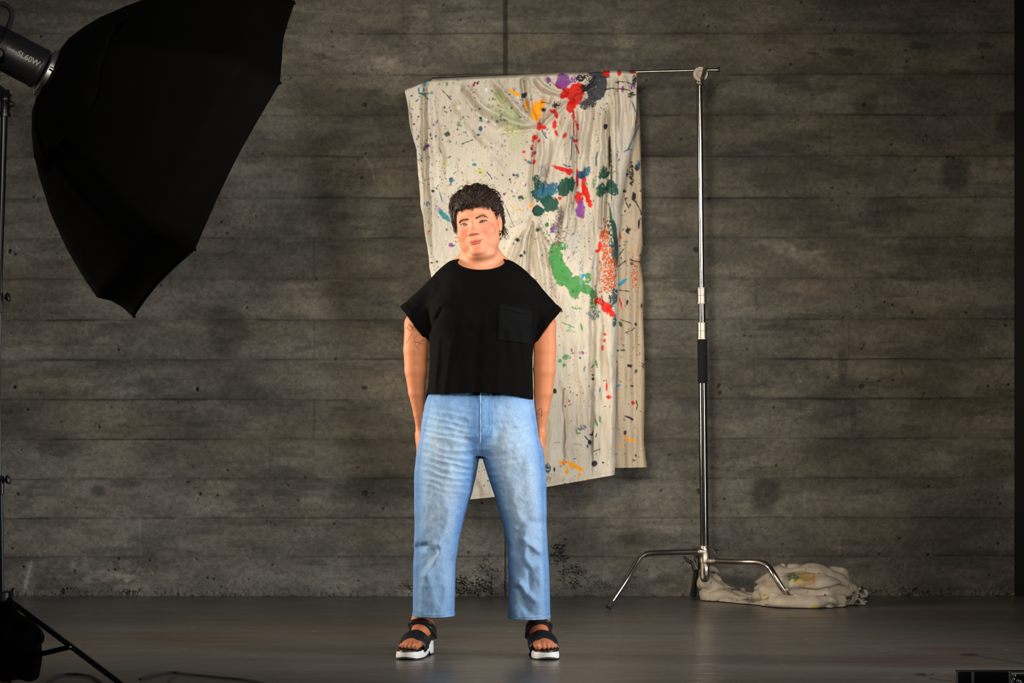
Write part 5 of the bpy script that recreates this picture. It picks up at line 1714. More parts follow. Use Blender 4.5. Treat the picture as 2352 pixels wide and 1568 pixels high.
# (x, y, rx, ry, angle, colour, edge roughness, dryness)
BLOBS = [
 (1321, 216, 21, 26, 0, RD, .8, 0), (1312, 246, 10, 14, 0, RD, .8, 0), (1298, 214, 8, 14, .6, RD, .6, 0), (1290, 197, 15, 12, 0, RD, .9, .25), (1330, 196, 14, 5, .1, RD, .7, .1),
 (1293, 186, 18, 18, .3, PU, .6, .15), (1260, 184, 6, 8, 0, PU, .5, .1), (1320, 183, 14, 9, 0, PU, .9, .4), (1345, 200, 12, 10, 0, K, .9, .3), (1352, 236, 22, 14, -.4, GY, .9, .3), (1375, 172, 26, 10, .1, GY, .3, 0), (1372, 200, 22, 34, .35, GY, .25, 0),
 (1393, 166, 9, 9, 0, RD, .3, 0), (1345, 178, 24, 12, 0, K, 1.1, .5), (1422, 166, 5, 9, 0, RD, .3, 0), (1454, 164, 7, 5, 0, RD, .5, 0), (1457, 185, 5, 14, 0, K, .6, .3), (1454, 199, 7, 8, 0, PU, .8, .35), (1430, 205, 3, 9, 0, PU, .6, .3), (1453, 218, 8, 7, 0, K, .9, .4),
 (1278, 240, 8, 7, 0, K, 1.0, .45), (1232, 256, 13, 25, .15, OR, .35, 0), (1245, 238, 7, 12, .3, OR, .4, 0), (1211, 240, 5, 10, 0, OR, .6, .2), (1248, 252, 5, 4.5, 0, K, .4, 0), (1180, 213, 14, 4.5, .35, OR, .35, 0), (1190, 217, 6, 4, 0, OR, .3, 0),
 (1238, 291, 5.5, 10, 0, RD, .5, 0), (1247, 293, 9, 4, .1, RD, .7, 0), (1276, 262, 5, 12, -.35, RD, .5, 0), (1274, 286, 5, 12, .1, RD, .5, 0), (1277, 305, 3, 8, -.4, RD, .6, 0), (1268, 256, 8, 3, .8, RD, .5, 0),
 (1228, 315, 6, 6, 0, RD, .4, 0), (1238, 324, 3.5, 4, 0, RD, .4, 0), (1224, 323, 3, 3, 0, RD, .5, 0), (1223, 334, 2.6, 2.6, 0, RD, .5, 0), (1221, 341, 4, 4, 0, (.2, .02, .05), .6, 0), (1226, 351, 5, 4, .2, RD, .6, 0), (1222, 357, 4, 2.5, .4, RD, .6, 0), (1227, 371, 4, 6, 0, RD, .5, 0), (1203, 349, 4, 3, .3, RD, .6, 0),
 (1208, 368, 3, 2, 0, RD, .4, 0), (1216, 373, 6, 3.5, .3, BL, .6, 0), (1229, 350, 4, 3, 0, BL, .8, 0), (1322, 322, 6, 5, 0, RD, .8, .1), (1297, 312, 4, 8, .3, RD, .8, .2), (1313, 318, 4, 4, 0, LB, .8, .1),
 (1290, 388, 22, 5, .25, RD, .7, .1), (1308, 395, 8, 8, .6, RD, .5, 0), (1326, 408, 3, 24, 0, RD, .3, 0), (1341, 420, 5, 26, .05, RD, .4, 0), (1346, 442, 8, 22, -.35, RD, .5, .05), (1330, 455, 9, 20, 0, RD, .8, .25), (1352, 462, 6, 18, -.4, RD, .9, .3), (1293, 430, 5, 11, .35, RD, .6, .1), (1286, 455, 5, 4, .2, RD, .7, 0),
 (1333, 482, 10, 20, 0, PU, .6, .2), (1270, 525, 6, 10, .3, PU, .8, .2), (1285, 505, 8, 12, 0, PU, .9, .35), (1335, 400, 10, 9, .5, (.02, .06, .16), .5, 0), (1348, 393, 9, 11, .4, BL, .9, .25),
 (1246, 440, 26, 24, .2, DG, 1.0, .2), (1258, 436, 26, 15, -.2, BL, .8, .25), (1264, 468, 20, 19, .5, DG, .7, .08), (1235, 484, 14, 12, .3, K, .5, .05), (1240, 484, 12, 10, 0, DG, .7, .3), (1298, 428, 16, 22, .35, DG, .7, .1), (1312, 422, 9, 18, 0, DG, .6, .2), (1232, 418, 8, 18, 0, DG, 1.0, .4),
 (1381, 436, 12, 20, .2, DG, .8, .25), (1386, 398, 11, 14, .4, DG, .8, .25), (1405, 434, 13, 15, 0, DG, 1.0, .22), (1399, 424, 6, 12, 0, DG, .5, .1), (1365, 420, 5, 12, .2, (.1, .25, .2), .8, .4),
 (1404, 408, 1.8, 60, 0, (.02, .035, .035), .4, 0), (1400, 350, 3, 46, 0, K, .5, .1), (1391, 290, 5, 7, .2, K, .5, 0), (1403, 500, 3, 26, -.12, DG, .3, 0), (1412, 538, 6, 34, -.12, DG, .4, .08), (1413, 580, 9, 34, 0, (.02, .06, .06), .5, .22), (1400, 548, 9, 46, -.05, (.02, .05, .05), 1.0, .52),
 (1276, 590, 17, 30, -.1, G, .45, .1), (1290, 565, 16, 9, .3, G, .5, .08), (1283, 616, 18, 34, -.25, G, .5, .14), (1294, 634, 20, 22, -.3, G, .6, .16), (1322, 655, 24, 20, .2, G, .55, .08), (1345, 664, 18, 12, .3, G, .7, .15), (1320, 674, 12, 15, 0, G, .6, .05), (1350, 642, 8, 14, 0, G, .8, .3), (1362, 690, 9, 22, 0, (.05, .2, .06), 1.0, .45),
 (1378, 565, 4.5, 14, .1, RD, .5, .05), (1380, 540, 3, 10, .2, RU, .7, .2), (1372, 576, 5, 4, 0, RD, .6, 0), (1388, 560, 9, 46, .05, RU, .9, .42), (1392, 620, 16, 50, .1, RU, 1.0, .48), (1406, 630, 10, 34, 0, RU, 1.0, .44), (1398, 660, 12, 18, 0, RU, 1.0, .45), (1410, 608, 8, 14, 0, RU, .9, .5),
 (1392, 705, 11, 10, .2, RD, .7, .08), (1376, 692, 11, 9, 0, RD, 1.0, .3), (1402, 716, 9, 12, -.4, RD, 1.0, .35), (1408, 684, 13, 20, 0, (.03, .06, .07), .9, .36), (1412, 740, 6, 10, 0, (.03, .08, .08), .9, .4), (1364, 722, 14, 12, 0, (.1, .16, .16), 1.0, .5),
 (975, 188, 7, 12, .2, BL, .6, .05), (955, 192, 8, 6, -.3, BL, .8, .1), (988, 182, 4, 6, 0, BL, .4, 0), (970, 215, 10, 3, .1, BL, .6, 0), (962, 207, 2, 7, 0, BL, .6, 0), (973, 206, 2, 5, 0, BL, .6, 0), (946, 221, 3, 2, 0, BL, .5, 0), (992, 214, 3, 2.5, 0, TE, .6, 0), (958, 231, 5, 1.6, -.7, BL, .5, 0), (982, 228, 6, 1.2, .6, BL, .5, 0),
 (1027, 193, 3, 5, -.2, G, .5, 0), (1088, 196, 3, 5, .3, RD, .7, 0), (1097, 191, 2.6, 3.5, 0, K, .3, 0), (1091, 190, 2, 2, 0, K, .3, 0), (1141, 216, 6, 4, .3, (.12, .3, .06), .8, .1), (1134, 226, 3, 3, 0, NV, .6, 0), (1204, 217, 6, 5, 0, (.01, .03, .06), .8, .1), (1164, 252, 3, 7, -.2, NV, .4, 0), (1190, 268, 7, 3, .1, BL, .4, 0),
 (1104, 270, 3.4, 3.4, 0, K, .3, 0), (1104, 277, 4, 3, 0, TE, .9, .2), (1104, 295, 5, 6, 0, (.03, .08, .2), .7, .05), (1099, 311, 4, 3, 0, NV, .7, 0), (1121, 278, 3, 3, 0, BL, .4, 0), (1142, 278, 4, 3.5, .4, BL, .5, 0), (1152, 266, 3, 7, .4, TE, .6, 0), (1163, 276, 7, 5, 0, DG, .9, .1), (1172, 300, 9, 3.5, .2, BL, .6, 0), (1027, 309, 6, 5, 0, DG, .7, 0),
 (1054, 283, 4, 3.4, 0, (.1, .3, .12), .8, .15), (1069, 304, 2.4, 2.4, 0, G, .5, 0), (996, 287, 2.6, 3, 0, PU, .5, 0), (1003, 279, 5, 3, -.5, PU, 1.0, .5), (980, 336, 8, 4, -.2, PU, .5, 0), (974, 342, 2.4, 4, 0, K, .4, 0), (1020, 376, 3.6, 3.6, 0, YG, .4, 0), (961, 268, 2.4, 2.2, 0, K, .3, 0), (951, 286, 2.6, 2, 0, K, .4, 0),
 (989, 311, 2, 4, 0, K, .4, 0), (992, 319, 2.4, 2.4, 0, DG, .4, 0), (961, 314, 2, 4, 0, DG, .3, 0), (958, 320, 2, 2, 0, DG, .3, 0), (968, 369, 2, 3.4, 0, DG, .3, 0), (1021, 247, 2, 2.6, 0, K, .5, 0), (1052, 248, 7, 5, .1, (.70, .60, .38), .5, 0), (1117, 206, 2.6, 3.6, 0, WH, .3, 0), (1090, 378, 5, 3, 0, TE, .6, 0), (1103, 391, 5, 5, 0, YG, .9, .2),
 (1108, 402, 2, 2.4, 0, YG, .3, 0), (1037, 414, 5, 6, 0, BL, .5, 0), (1036, 424, 2, 4, 0, BL, .4, 0), (995, 440, 3.4, 3.4, 0, K, .4, 0), (1180, 402, 3.2, 2.8, 0, K, .3, 0), (1189, 404, 3, 5, 0, BL, .8, .1), (1171, 412, 2.2, 2.6, 0, K, .3, 0), (1158, 446, 3, 2.6, 0, (.2, .02, .02), .5, 0), (1198, 454, 8, 4, .2, DG, 1.0, .3), (1206, 453, 4, 3, 0, YG, .8, .2),
 (1020, 495, 20, 6, .75, TE, .7, .15), (1008, 478, 8, 3, .7, PU, .8, .4), (1013, 452, 1.6, 13, -.3, TE, .3, 0), (980, 468, 8, 6, .4, BL, 1.0, .5), (986, 531, 2.6, 2.6, 0, RD, .3, 0), (1026, 527, 2, 2.8, 0, DG, .4, 0), (1035, 562, 5, 4, -.5, PU, .8, .3), (1024, 547, 1.8, 1.8, 0, WH, .2, 0), (1004, 601, 2.6, 2.4, 0, K, .4, 0), (1059, 580, 3, 4, 0, YG, .8, .1),
 (1178, 477, 2.4, 2.6, 0, OR, .3, 0), (1194, 481, 2.6, 4, 0, OR, .4, 0), (1219, 472, 4.6, 4, .4, OR, .4, 0), (1188, 551, 5, 4, 0, K, .6, .1), (1180, 560, 2, 3, 0, BL, .5, 0), (1197, 588, 4, 3.4, 0, K, .6, .1), (1205, 580, 2.4, 4, 0, DG, .7, 0), (1235, 528, 5, 5, .4, DG, .9, .1), (1256, 516, 4, 5, 0, (.03, .15, .03), .7, .1),
 (1310, 760, 10, 3, .1, G, .9, .3), (1308, 750, 4, 5, 0, G, .8, .1), (1335, 751, 2.6, 9, -.2, G, .5, .1), (1322, 708, 10, 4, 0, G, .5, .1), (1299, 820, 7, 6, 0, (.1, .3, .12), .7, .1), (1296, 838, 5, 4, 0, (.1, .3, .12), .5, .1), (1286, 829, 5, 4, 0, G, 1.0, .4), (1332, 822, 2.6, 2.6, 0, DG, .3, 0), (1370, 835, 3, 8, -.2, G, .7, .2), (1303, 726, 3, 2, 0, K, .6, .1),
 (1274, 898, 4.6, 6.5, 0, K, .35, 0), (1290, 715, 3, 3, 0, K, .6, .1), (1389, 768, 3, 3.4, 0, RD, .5, 0), (1388, 782, 3, 4, 0, RD, .5, 0), (1384, 798, 2.4, 6, 0, RD, .8, .2), (1393, 888, 2, 10, 0, RD, .5, .05), (1398, 912, 6, 4, 0, RD, 1.0, .3), (1297, 893, 2, 2.4, 0, RD, .5, .1), (1307, 921, 3, 3, 0, RD, .6, .1), (1298, 932, 2, 3, 0, PU, .5, .1),
 (1325, 907, 2.4, 2.4, 0, RD, .6, .1), (1336, 810, 6, 3, 0, PU, 1.0, .4), (1313, 803, 2, 5, -.3, PU, .8, .4), (1362, 870, 4, 4, .4, K, .8, .1), (1362, 861, 2.4, 2.2, 0, K, .5, 0), (1387, 874, 1.6, 1.6, 0, K, .2, 0),
 (1316, 1068, 22, 5.5, .42, OR, .45, .02), (1290, 1062, 7, 4, .5, OR, .8, .05), (1302, 1076, 3, 7, -.4, OR, .7, .05), (1301, 1084, 4, 4, 0, OR, .5, 0), (1334, 1077, 6, 5, 0, OR, .3, 0), (1332, 1089, 3, 4, 0, OR, .4, 0), (1337, 1102, 3, 2.6, 0, OR, .5, 0), (1350, 1100, 3, 2.6, 0, OR, .5, 0), (1411, 1024, 2, 4, 0, OR, .4, 0),
 (1365, 1064, 6, 7, .4, K, .45, 0), (1385, 1062, 2.4, 2.2, 0, K, .3, 0), (1354, 1016, 4, 6, -.4, (.01, .02, .04), .6, .05), (1349, 1024, 2, 4, 0, NV, .5, .05), (1256, 1075, 7, 9, 0, (.05, .09, .14), 1.0, .35), (1273, 1077, 2, 5, 0, K, .6, .05), (1260, 1098, 8, 8, 0, (.35, .28, .08), 1.0, .5), (1324, 990, 2, 9, -.15, G, .6, .15), (1330, 985, 6, 1.6, .6, DG, .6, .1), (1338, 980, 8, 6, 0, (.1, .15, .2), 1.0, .5),
 (1378, 962, 3, 9, -.1, (.12, .22, .1), .7, .3), (1369, 970, 3, 9, -.3, (.12, .22, .1), .7, .3), (1357, 998, 4, 2, 0, K, .5, 0), (1361, 995, 1.6, 7, .2, K, .5, .05), (1407, 983, 2.6, 3, 0, (.8, .3, .12), .4, 0),
 (1160, 262, 34, 26, .5, LG, 1.0, .42), (1186, 285, 34, 16, .5, LG, 1.0, .42), (1150, 225, 22, 16, .6, LG, 1.0, .45), (1186, 320, 22, 26, 0, LG, 1.0, .46), (1172, 300, 26, 10, .2, (.6, .58, .3), 1.0, .5), (1310, 720, 20, 40, 0, (.55, .52, .44), 1.0, .55),
 (1335, 600, 5, 60, 0, (.25, .32, .34), 1.0, .45), (1318, 560, 26, 40, 0, (.45, .42, .38), 1.0, .5), (1283, 515, 9, 46, .1, (.22, .19, .17), 1.0, .42), (1250, 395, 14, 22, 0, (.35, .32, .28), 1.0, .45), (1266, 660, 5, 60, -.1, (.45, .3, .22), 1.0, .5), (1338, 635, 3, 5, 0, LB, .6, 0), (1341, 632, 4, 3, 0, LB, .7, 0), (1360, 615, 2, 3, 0, LB, .5, 0),
]
BACKB = [(1430, 648, 10, 4, -.7, LB, .4, 0), (1436, 642, 6, 2, -.2, LB, .4, 0), (1423, 654, 6, 2.4, 0, LB, .3, 0), (1421, 885, 5, 3, -.5, LB, .4, 0), (1456, 450, 5, 12, .1, K, .9, .05), (1434, 438, 5, 3.6, 0, K, .4, 0), (1443, 528, 5, 7, .3, K, 1.0, .15), (1468, 514, 2.4, 12, .05, K, .8, .1), (1451, 400, 6, 26, 0, K, 1.1, .42), (1437, 395, 8, 10, .3, K, 1.1, .4),
 (1464, 384, 6, 8, .1, (.03, .02, .02), .5, 0), (1467, 376, 4, 9, 0, BL, .8, .2), (1455, 279, 6, 5, -.6, K, .8, .05), (1448, 224, 5, 8, 0, DG, .5, 0), (1452, 605, 4.6, 4, 0, DG, .5, 0), (1427, 700, 2, 10, -.1, RD, .7, .1), (1424, 690, 2, 6, 0, RD, .7, .2), (1440, 694, 3, 7, 0, K, .8, .1), (1461, 744, 3, 4, 0, (.01, .02, .08), .3, 0), (1474, 702, 2.6, 7, 0, (.08, .03, .01), .4, 0),
 (1425, 744, 4, 7, -.4, (.04, .09, .03), .5, 0), (1430, 804, 6, 2.4, 0, DG, .4, 0), (1419, 805, 3, 2, 0, DG, .4, 0), (1447, 840, 6, 3, .3, K, 1.0, .3), (1462, 852, 3, 6, 0, DG, .8, .1), (1452, 886, 4, 2.4, 0, K, .5, 0), (1455, 925, 5, 4, .3, RD, 1.0, .15), (1444, 958, 10, 2.2, .3, K, .5, 0), (1452, 963, 4, 3, .5, K, .5, 0), (1436, 994, 3, 5, 0, (.05, .02, .01), .8, .1),
 (1444, 1008, 12, 4, .2, OR, 1.0, .35), (1454, 1013, 6, 4, 0, OR, .9, .25), (1431, 1025, 4, 3, 0, OR, .8, .3), (1461, 1046, 2, 3, 0, K, .6, 0), (1457, 1057, 4, 1.6, .4, K, .5, 0), (1468, 1050, 1, 1, 0, K, .2, 0), (1448, 470, 2, 3, 0, K, .3, 0), (1436, 484, 2, 2.4, 0, K, .3, 0), (1457, 630, 7, 40, 0, RU, 1.1, .55), (1424, 540, 3, 12, 0, RU, .8, .3), (1449, 575, 2.6, 6, 0, (.75, .3, .08), .7, .2),
 (1466, 717, 5, 3, 0, (.6, .35, .12), .8, .3), (1446, 707, 4, 5, 0, (.6, .35, .12), .9, .4), (1432, 400, 3, 8, 0, G, .8, .3), (1421, 412, 4, 4, 0, BL, .5, .1)]
LINES = [([(1414, 188), (1424, 187), (1437, 190), (1460, 194)], .8, K), ([(1390, 204), (1412, 203), (1434, 205), (1447, 210)], .9, K), ([(1468, 288), (1460, 305), (1452, 322), (1444, 342), (1434, 348)], 1.7, BL), ([(1443, 340), (1453, 344)], 1.2, BL), ([(1452, 234), (1457, 250), (1463, 262)], 1.6, BL),
 ([(1015, 207), (1024, 216), (1036, 229)], .7, K), ([(1060, 331), (1086, 321)], .6, K), ([(1372, 350), (1369, 362), (1369, 380)], 1.8, BL), ([(1244, 298), (1249, 308), (1255, 317)], 1.8, BL), ([(1295, 378), (1303, 382), (1311, 384)], 1.6, BL), ([(1314, 265), (1317, 275), (1322, 278)], 2.4, RD), ([(1316, 255), (1319, 270)], 3.2, RD), ([(1325, 283), (1328, 296)], 2.8, RD),
 ([(1317, 280), (1318, 310)], 1.2, RD), ([(1314, 318), (1312, 352), (1310, 372)], 1.4, BL), ([(1322, 330), (1330, 352)], 1.3, (.3, .03, .02)), ([(1436, 455), (1439, 465), (1445, 476)], 1.2, K), ([(1436, 455), (1442, 454)], 1.2, K), ([(1459, 460), (1468, 475), (1474, 490)], 1.2, K), ([(1423, 585), (1432, 572)], 1, K), ([(1420, 612), (1436, 599)], .9, K), ([(1447, 596), (1470, 601)], .8, K),
 ([(1422, 666), (1445, 669)], .7, K), ([(1425, 734), (1450, 742)], .8, K), ([(1436, 764), (1452, 758), (1458, 752)], 1, K), ([(1442, 842), (1452, 838)], 1, K), ([(1462, 920), (1465, 930), (1462, 941)], 1.1, K), ([(1364, 1036), (1378, 1031)], 1.1, K), ([(1343, 1001), (1350, 1010), (1356, 1016)], 1.6, K), ([(1271, 1017), (1286, 1015)], .5, (.1, .25, .15)), ([(1314, 1019), (1330, 1019)], .5, (.1, .25, .15)),
 ([(943, 203), (952, 199), (960, 194)], .6, K), ([(1119, 396), (1126, 404), (1130, 411)], .9, K), ([(1370, 995), (1368, 1003)], 1, K), ([(1382, 680), (1386, 700)], 1, K), ([(1160, 470), (1180, 520)], .5, K), ([(1290, 740), (1318, 752)], .6, G), ([(1243, 235), (1262, 236)], .7, K)]
# folds: (points, width px, height m) ; positive comes towards the camera
FOLDS = [([(985, 180), (984, 300), (990, 430), (1000, 600)], 9, .020), ([(972, 200), (974, 330), (984, 470)], 6, -.014), ([(945, 215), (958, 330), (970, 480)], 8, .008), ([(1000, 200), (1025, 330), (1040, 470)], 9, .008), ([(1012, 240), (1030, 340)], 6, -.006),
 ([(1060, 190), (1110, 245), (1170, 280), (1232, 294)], 9, .018), ([(1052, 200), (1100, 262), (1160, 298)], 7, -.012), ([(1130, 178), (1165, 225), (1205, 265), (1234, 290)], 7, .015), ([(1122, 190), (1158, 236), (1200, 276)], 6, -.010), ([(1040, 230), (1090, 300), (1150, 350)], 10, .009), ([(1075, 290), (1100, 330), (1160, 372)], 8, -.006),
 ([(1090, 300), (1130, 360), (1165, 410)], 8, .006), ([(1140, 305), (1190, 300), (1234, 295)], 5, -.010), ([(1208, 170), (1213, 210), (1216, 250), (1236, 290)], 6, .020), ([(1198, 172), (1202, 210), (1212, 262)], 7, -.016), ([(1228, 175), (1248, 200), (1280, 216), (1305, 220)], 6, .016), ([(1222, 190), (1244, 216), (1290, 222)], 6, -.010), ([(1250, 175), (1268, 195), (1300, 215)], 5, .009), ([(1262, 220), (1240, 285)], 5, -.010),
 ([(1248, 226), (1255, 250), (1248, 280)], 4, .011), ([(1245, 290), (1275, 262), (1306, 232)], 5, .015), ([(1240, 285), (1262, 256), (1296, 226)], 4, -.010), ([(1232, 300), (1228, 340), (1222, 400), (1218, 480)], 5, -.014), ([(1242, 305), (1246, 350), (1232, 430), (1224, 488)], 5, .017), ([(1262, 320), (1256, 380), (1240, 450)], 5, -.010), ([(1310, 252), (1290, 300), (1270, 370), (1262, 440)], 8, .012), ([(1316, 250), (1312, 330), (1312, 420), (1300, 490), (1290, 540)], 4, .020),
 ([(1322, 252), (1322, 340), (1322, 420), (1310, 490)], 4, -.018), ([(1345, 240), (1338, 310), (1332, 370)], 5, .009), ([(1360, 235), (1350, 300), (1336, 370), (1330, 420)], 8, -.016), ([(1383, 245), (1380, 300), (1376, 380), (1371, 480), (1356, 700)], 6, .018), ([(1392, 240), (1392, 330), (1390, 420), (1384, 560)], 6, -.018), ([(1405, 170), (1410, 250), (1408, 330), (1414, 450)], 6, .016), ([(1423, 185), (1425, 260), (1422, 350)], 5, .010),
 ([(1430, 170), (1445, 220), (1440, 260)], 5, .012), ([(1418, 170), (1417, 300)], 3, -.010), ([(1452, 240), (1460, 300)], 5, .008), ([(1305, 235), (1330, 222), (1380, 190)], 6, .012), ([(1340, 205), (1372, 172)], 4, .012), ([(1330, 215), (1368, 190)], 4, -.009),
 ([(1222, 497), (1205, 560), (1185, 640)], 5, .017), ([(1220, 500), (1195, 540), (1165, 600)], 5, .012), ([(1214, 505), (1190, 560), (1176, 610)], 5, -.012), ([(1227, 500), (1238, 570), (1250, 680)], 6, .020), ([(1220, 505), (1215, 570), (1212, 640)], 5, -.016), ([(1232, 500), (1258, 545), (1270, 565)], 5, .014), ([(1228, 506), (1244, 560), (1258, 620)], 5, -.014), ([(1306, 480), (1300, 530), (1285, 560)], 4, .015), ([(1295, 470), (1285, 540)], 6, -.012), ([(1321, 500), (1315, 540)], 4, -.010),
 ([(1240, 405), (1222, 490)], 5, -.010), ([(1200, 505), (1170, 520)], 5, .006), ([(1345, 500), (1350, 600), (1352, 720), (1350, 900)], 8, .012), ([(1365, 500), (1366, 600), (1362, 720), (1358, 900), (1356, 1100)], 6, -.020), ([(1336, 620), (1334, 800), (1346, 1000)], 10, .010), ([(1260, 640), (1290, 760), (1300, 900)], 7, -.007), ([(1300, 690), (1325, 800), (1330, 880)], 7, .006), ([(1384, 760), (1396, 820), (1404, 880)], 6, .010), ([(1400, 720), (1405, 900), (1400, 1080)], 9, .010),
 ([(1380, 720), (1378, 900), (1376, 1090)], 9, -.007), ([(1290, 880), (1296, 960), (1290, 1080)], 8, -.008), ([(1310, 900), (1312, 1000), (1306, 1090)], 9, .007), ([(1268, 760), (1272, 900), (1262, 1100)], 8, .010), ([(1400, 430), (1408, 560), (1410, 700)], 6, .010), ([(1090, 1040), (1100, 1090), (1120, 1140)], 8, .006), ([(1270, 570), (1300, 560), (1330, 580)], 6, .004), ([(1290, 640), (1330, 600)], 8, .004)]


def paint_cloth(c, px, py, blobs, lines, seed, nsplat, xr, yr, dens):
    w1 = fbm(px / 5, py / 5, 3, 701) - .5; w2 = fbm(px / 2.0, py / 2.6, 2, 707); w3 = fbm(px / 14, py / 14, 3, 713) - .5
    def put(m, col):
        nonlocal c
        c = c * (1 - m[:, None]) + np.array(col, np.float32)[None] * m[:, None]
    for (x, y, rx, ry, a, col, rg, dry) in blobs:
        R = max(rx, ry) * 1.9 + 4
        ix = np.where((np.abs(px - x) < R) & (np.abs(py - y) < R))[0]
        if not len(ix): continue
        ca, sa = math.cos(a), math.sin(a); dx = px[ix] - x; dy = py[ix] - y
        u = (dx * ca + dy * sa) / rx; v = (-dx * sa + dy * ca) / ry
        s_ = min(1.0, 3.0 / min(rx, ry) + .35)
        q = np.hypot(u, v) + rg * 1.5 * (w1[ix] * .8 + w3[ix] * (1 if min(rx, ry) > 6 else .3)) * s_
        e = min(.5, 1.1 / min(rx, ry))
        m = 1 - sstep(1 - e, 1 + e, q)
        if dry: m = m * sstep(dry - .04, dry + .08, w2[ix] + .12 * (1 - q))
        m = m * .96; c[ix] = c[ix] * (1 - m[:, None]) + np.array(col, np.float32)[None] * m[:, None]
    for pts, wd, col in lines:
        xs = [p[0] for p in pts]; ys = [p[1] for p in pts]
        ix = np.where((px > min(xs) - 6) & (px < max(xs) + 6) & (py > min(ys) - 6) & (py < max(ys) + 6))[0]
        if not len(ix): continue
        d, t = segd(px[ix], py[ix], pts); d = d + w1[ix] * 1.6
        m = 1 - sstep(wd * .7, wd * .7 + 1.0, d); m = m * .9
        c[ix] = c[ix] * (1 - m[:, None]) + np.array(col, np.float32)[None] * m[:, None]
    rs = np.random.RandomState(seed)
    order = np.argsort(px, kind='stable'); pxs = px[order]
    cols = [K] * 9 + [DG] * 6 + [G] * 3 + [BL] * 4 + [RD] * 2 + [NV] * 2 + [YG, OR, PU, WH, TE, RU, PK, (.1, .1, .1), (.05, .12, .1)]
    cen = [(rs.uniform(*xr), rs.uniform(*yr)) for _ in range(26)]
    for k in range(nsplat):
        if rs.rand() < .55:
            cc = cen[rs.randint(len(cen))]; x = cc[0] + rs.randn() * 26; y = cc[1] + rs.randn() * 34
        else: x = rs.uniform(*xr); y = rs.uniform(*yr)
        if rs.rand() > dens(x, y): continue
        r = rs.choice([.55, .75, 1.0, 1.5, 2.2], p=[.34, .30, .21, .11, .04]); el = 1 + rs.rand() ** 3 * 2.6; a = rs.rand() * 3.14
        lo_, hi_ = np.searchsorted(pxs, [x - 8, x + 8]); ix = order[lo_:hi_]; ix = ix[np.abs(py[ix] - y) < 8]
        if not len(ix): continue
        dx = px[ix] - x; dy = py[ix] - y; u = dx * math.cos(a) + dy * math.sin(a); v = -dx * math.sin(a) + dy * math.cos(a)
        q = np.hypot(u / el, v) + w1[ix] * .8
        m = (1 - sstep(r * .7, r * .7 + .9, q)) * (.55 + .4 * rs.rand())
        c[ix] = c[ix] * (1 - m[:, None]) + np.array(cols[rs.randint(len(cols))], np.float32)[None] * m[:, None]
    return c


canvas = mat('cotton_canvas', rough=.9, spec=.15)
use_col(canvas, .06, 140, (1, 1, .25))
_b = add_bump(canvas, 95, .55, .004, 5, stretch=(1, 1, .22))
add_bump(canvas, 700, .35, .001, 3, chain=_b)
CB = np.array([.56, .50, .405], np.float32)


def fold_field(px, py, folds):
    d = np.zeros_like(px)
    for pts, wd, am in folds:
        xs = [p[0] for p in pts]; ys = [p[1] for p in pts]; g = wd * 3
        ix = np.where((px > min(xs) - g) & (px < max(xs) + g) & (py > min(ys) - g) & (py < max(ys) + g))[0]
        if not len(ix): continue
        q, t = segd(px[ix] + (fbm(px[ix] / 20, py[ix] / 30, 2, 801) - .5) * 7, py[ix], pts)
        taper = np.minimum(1, np.minimum(t, 1 - t) * 6 + .25)
        d[ix] += am * np.exp(-(q / wd) ** 2) * taper * 1.75
    return d


cloth = empty('drop_cloth', (W(1200, 0, YC)[0], YC, W(0, 165, YC)[2]))
tag(cloth, 'off-white canvas cloth with colourful paint splatters hanging from the steel arm', 'cloth')


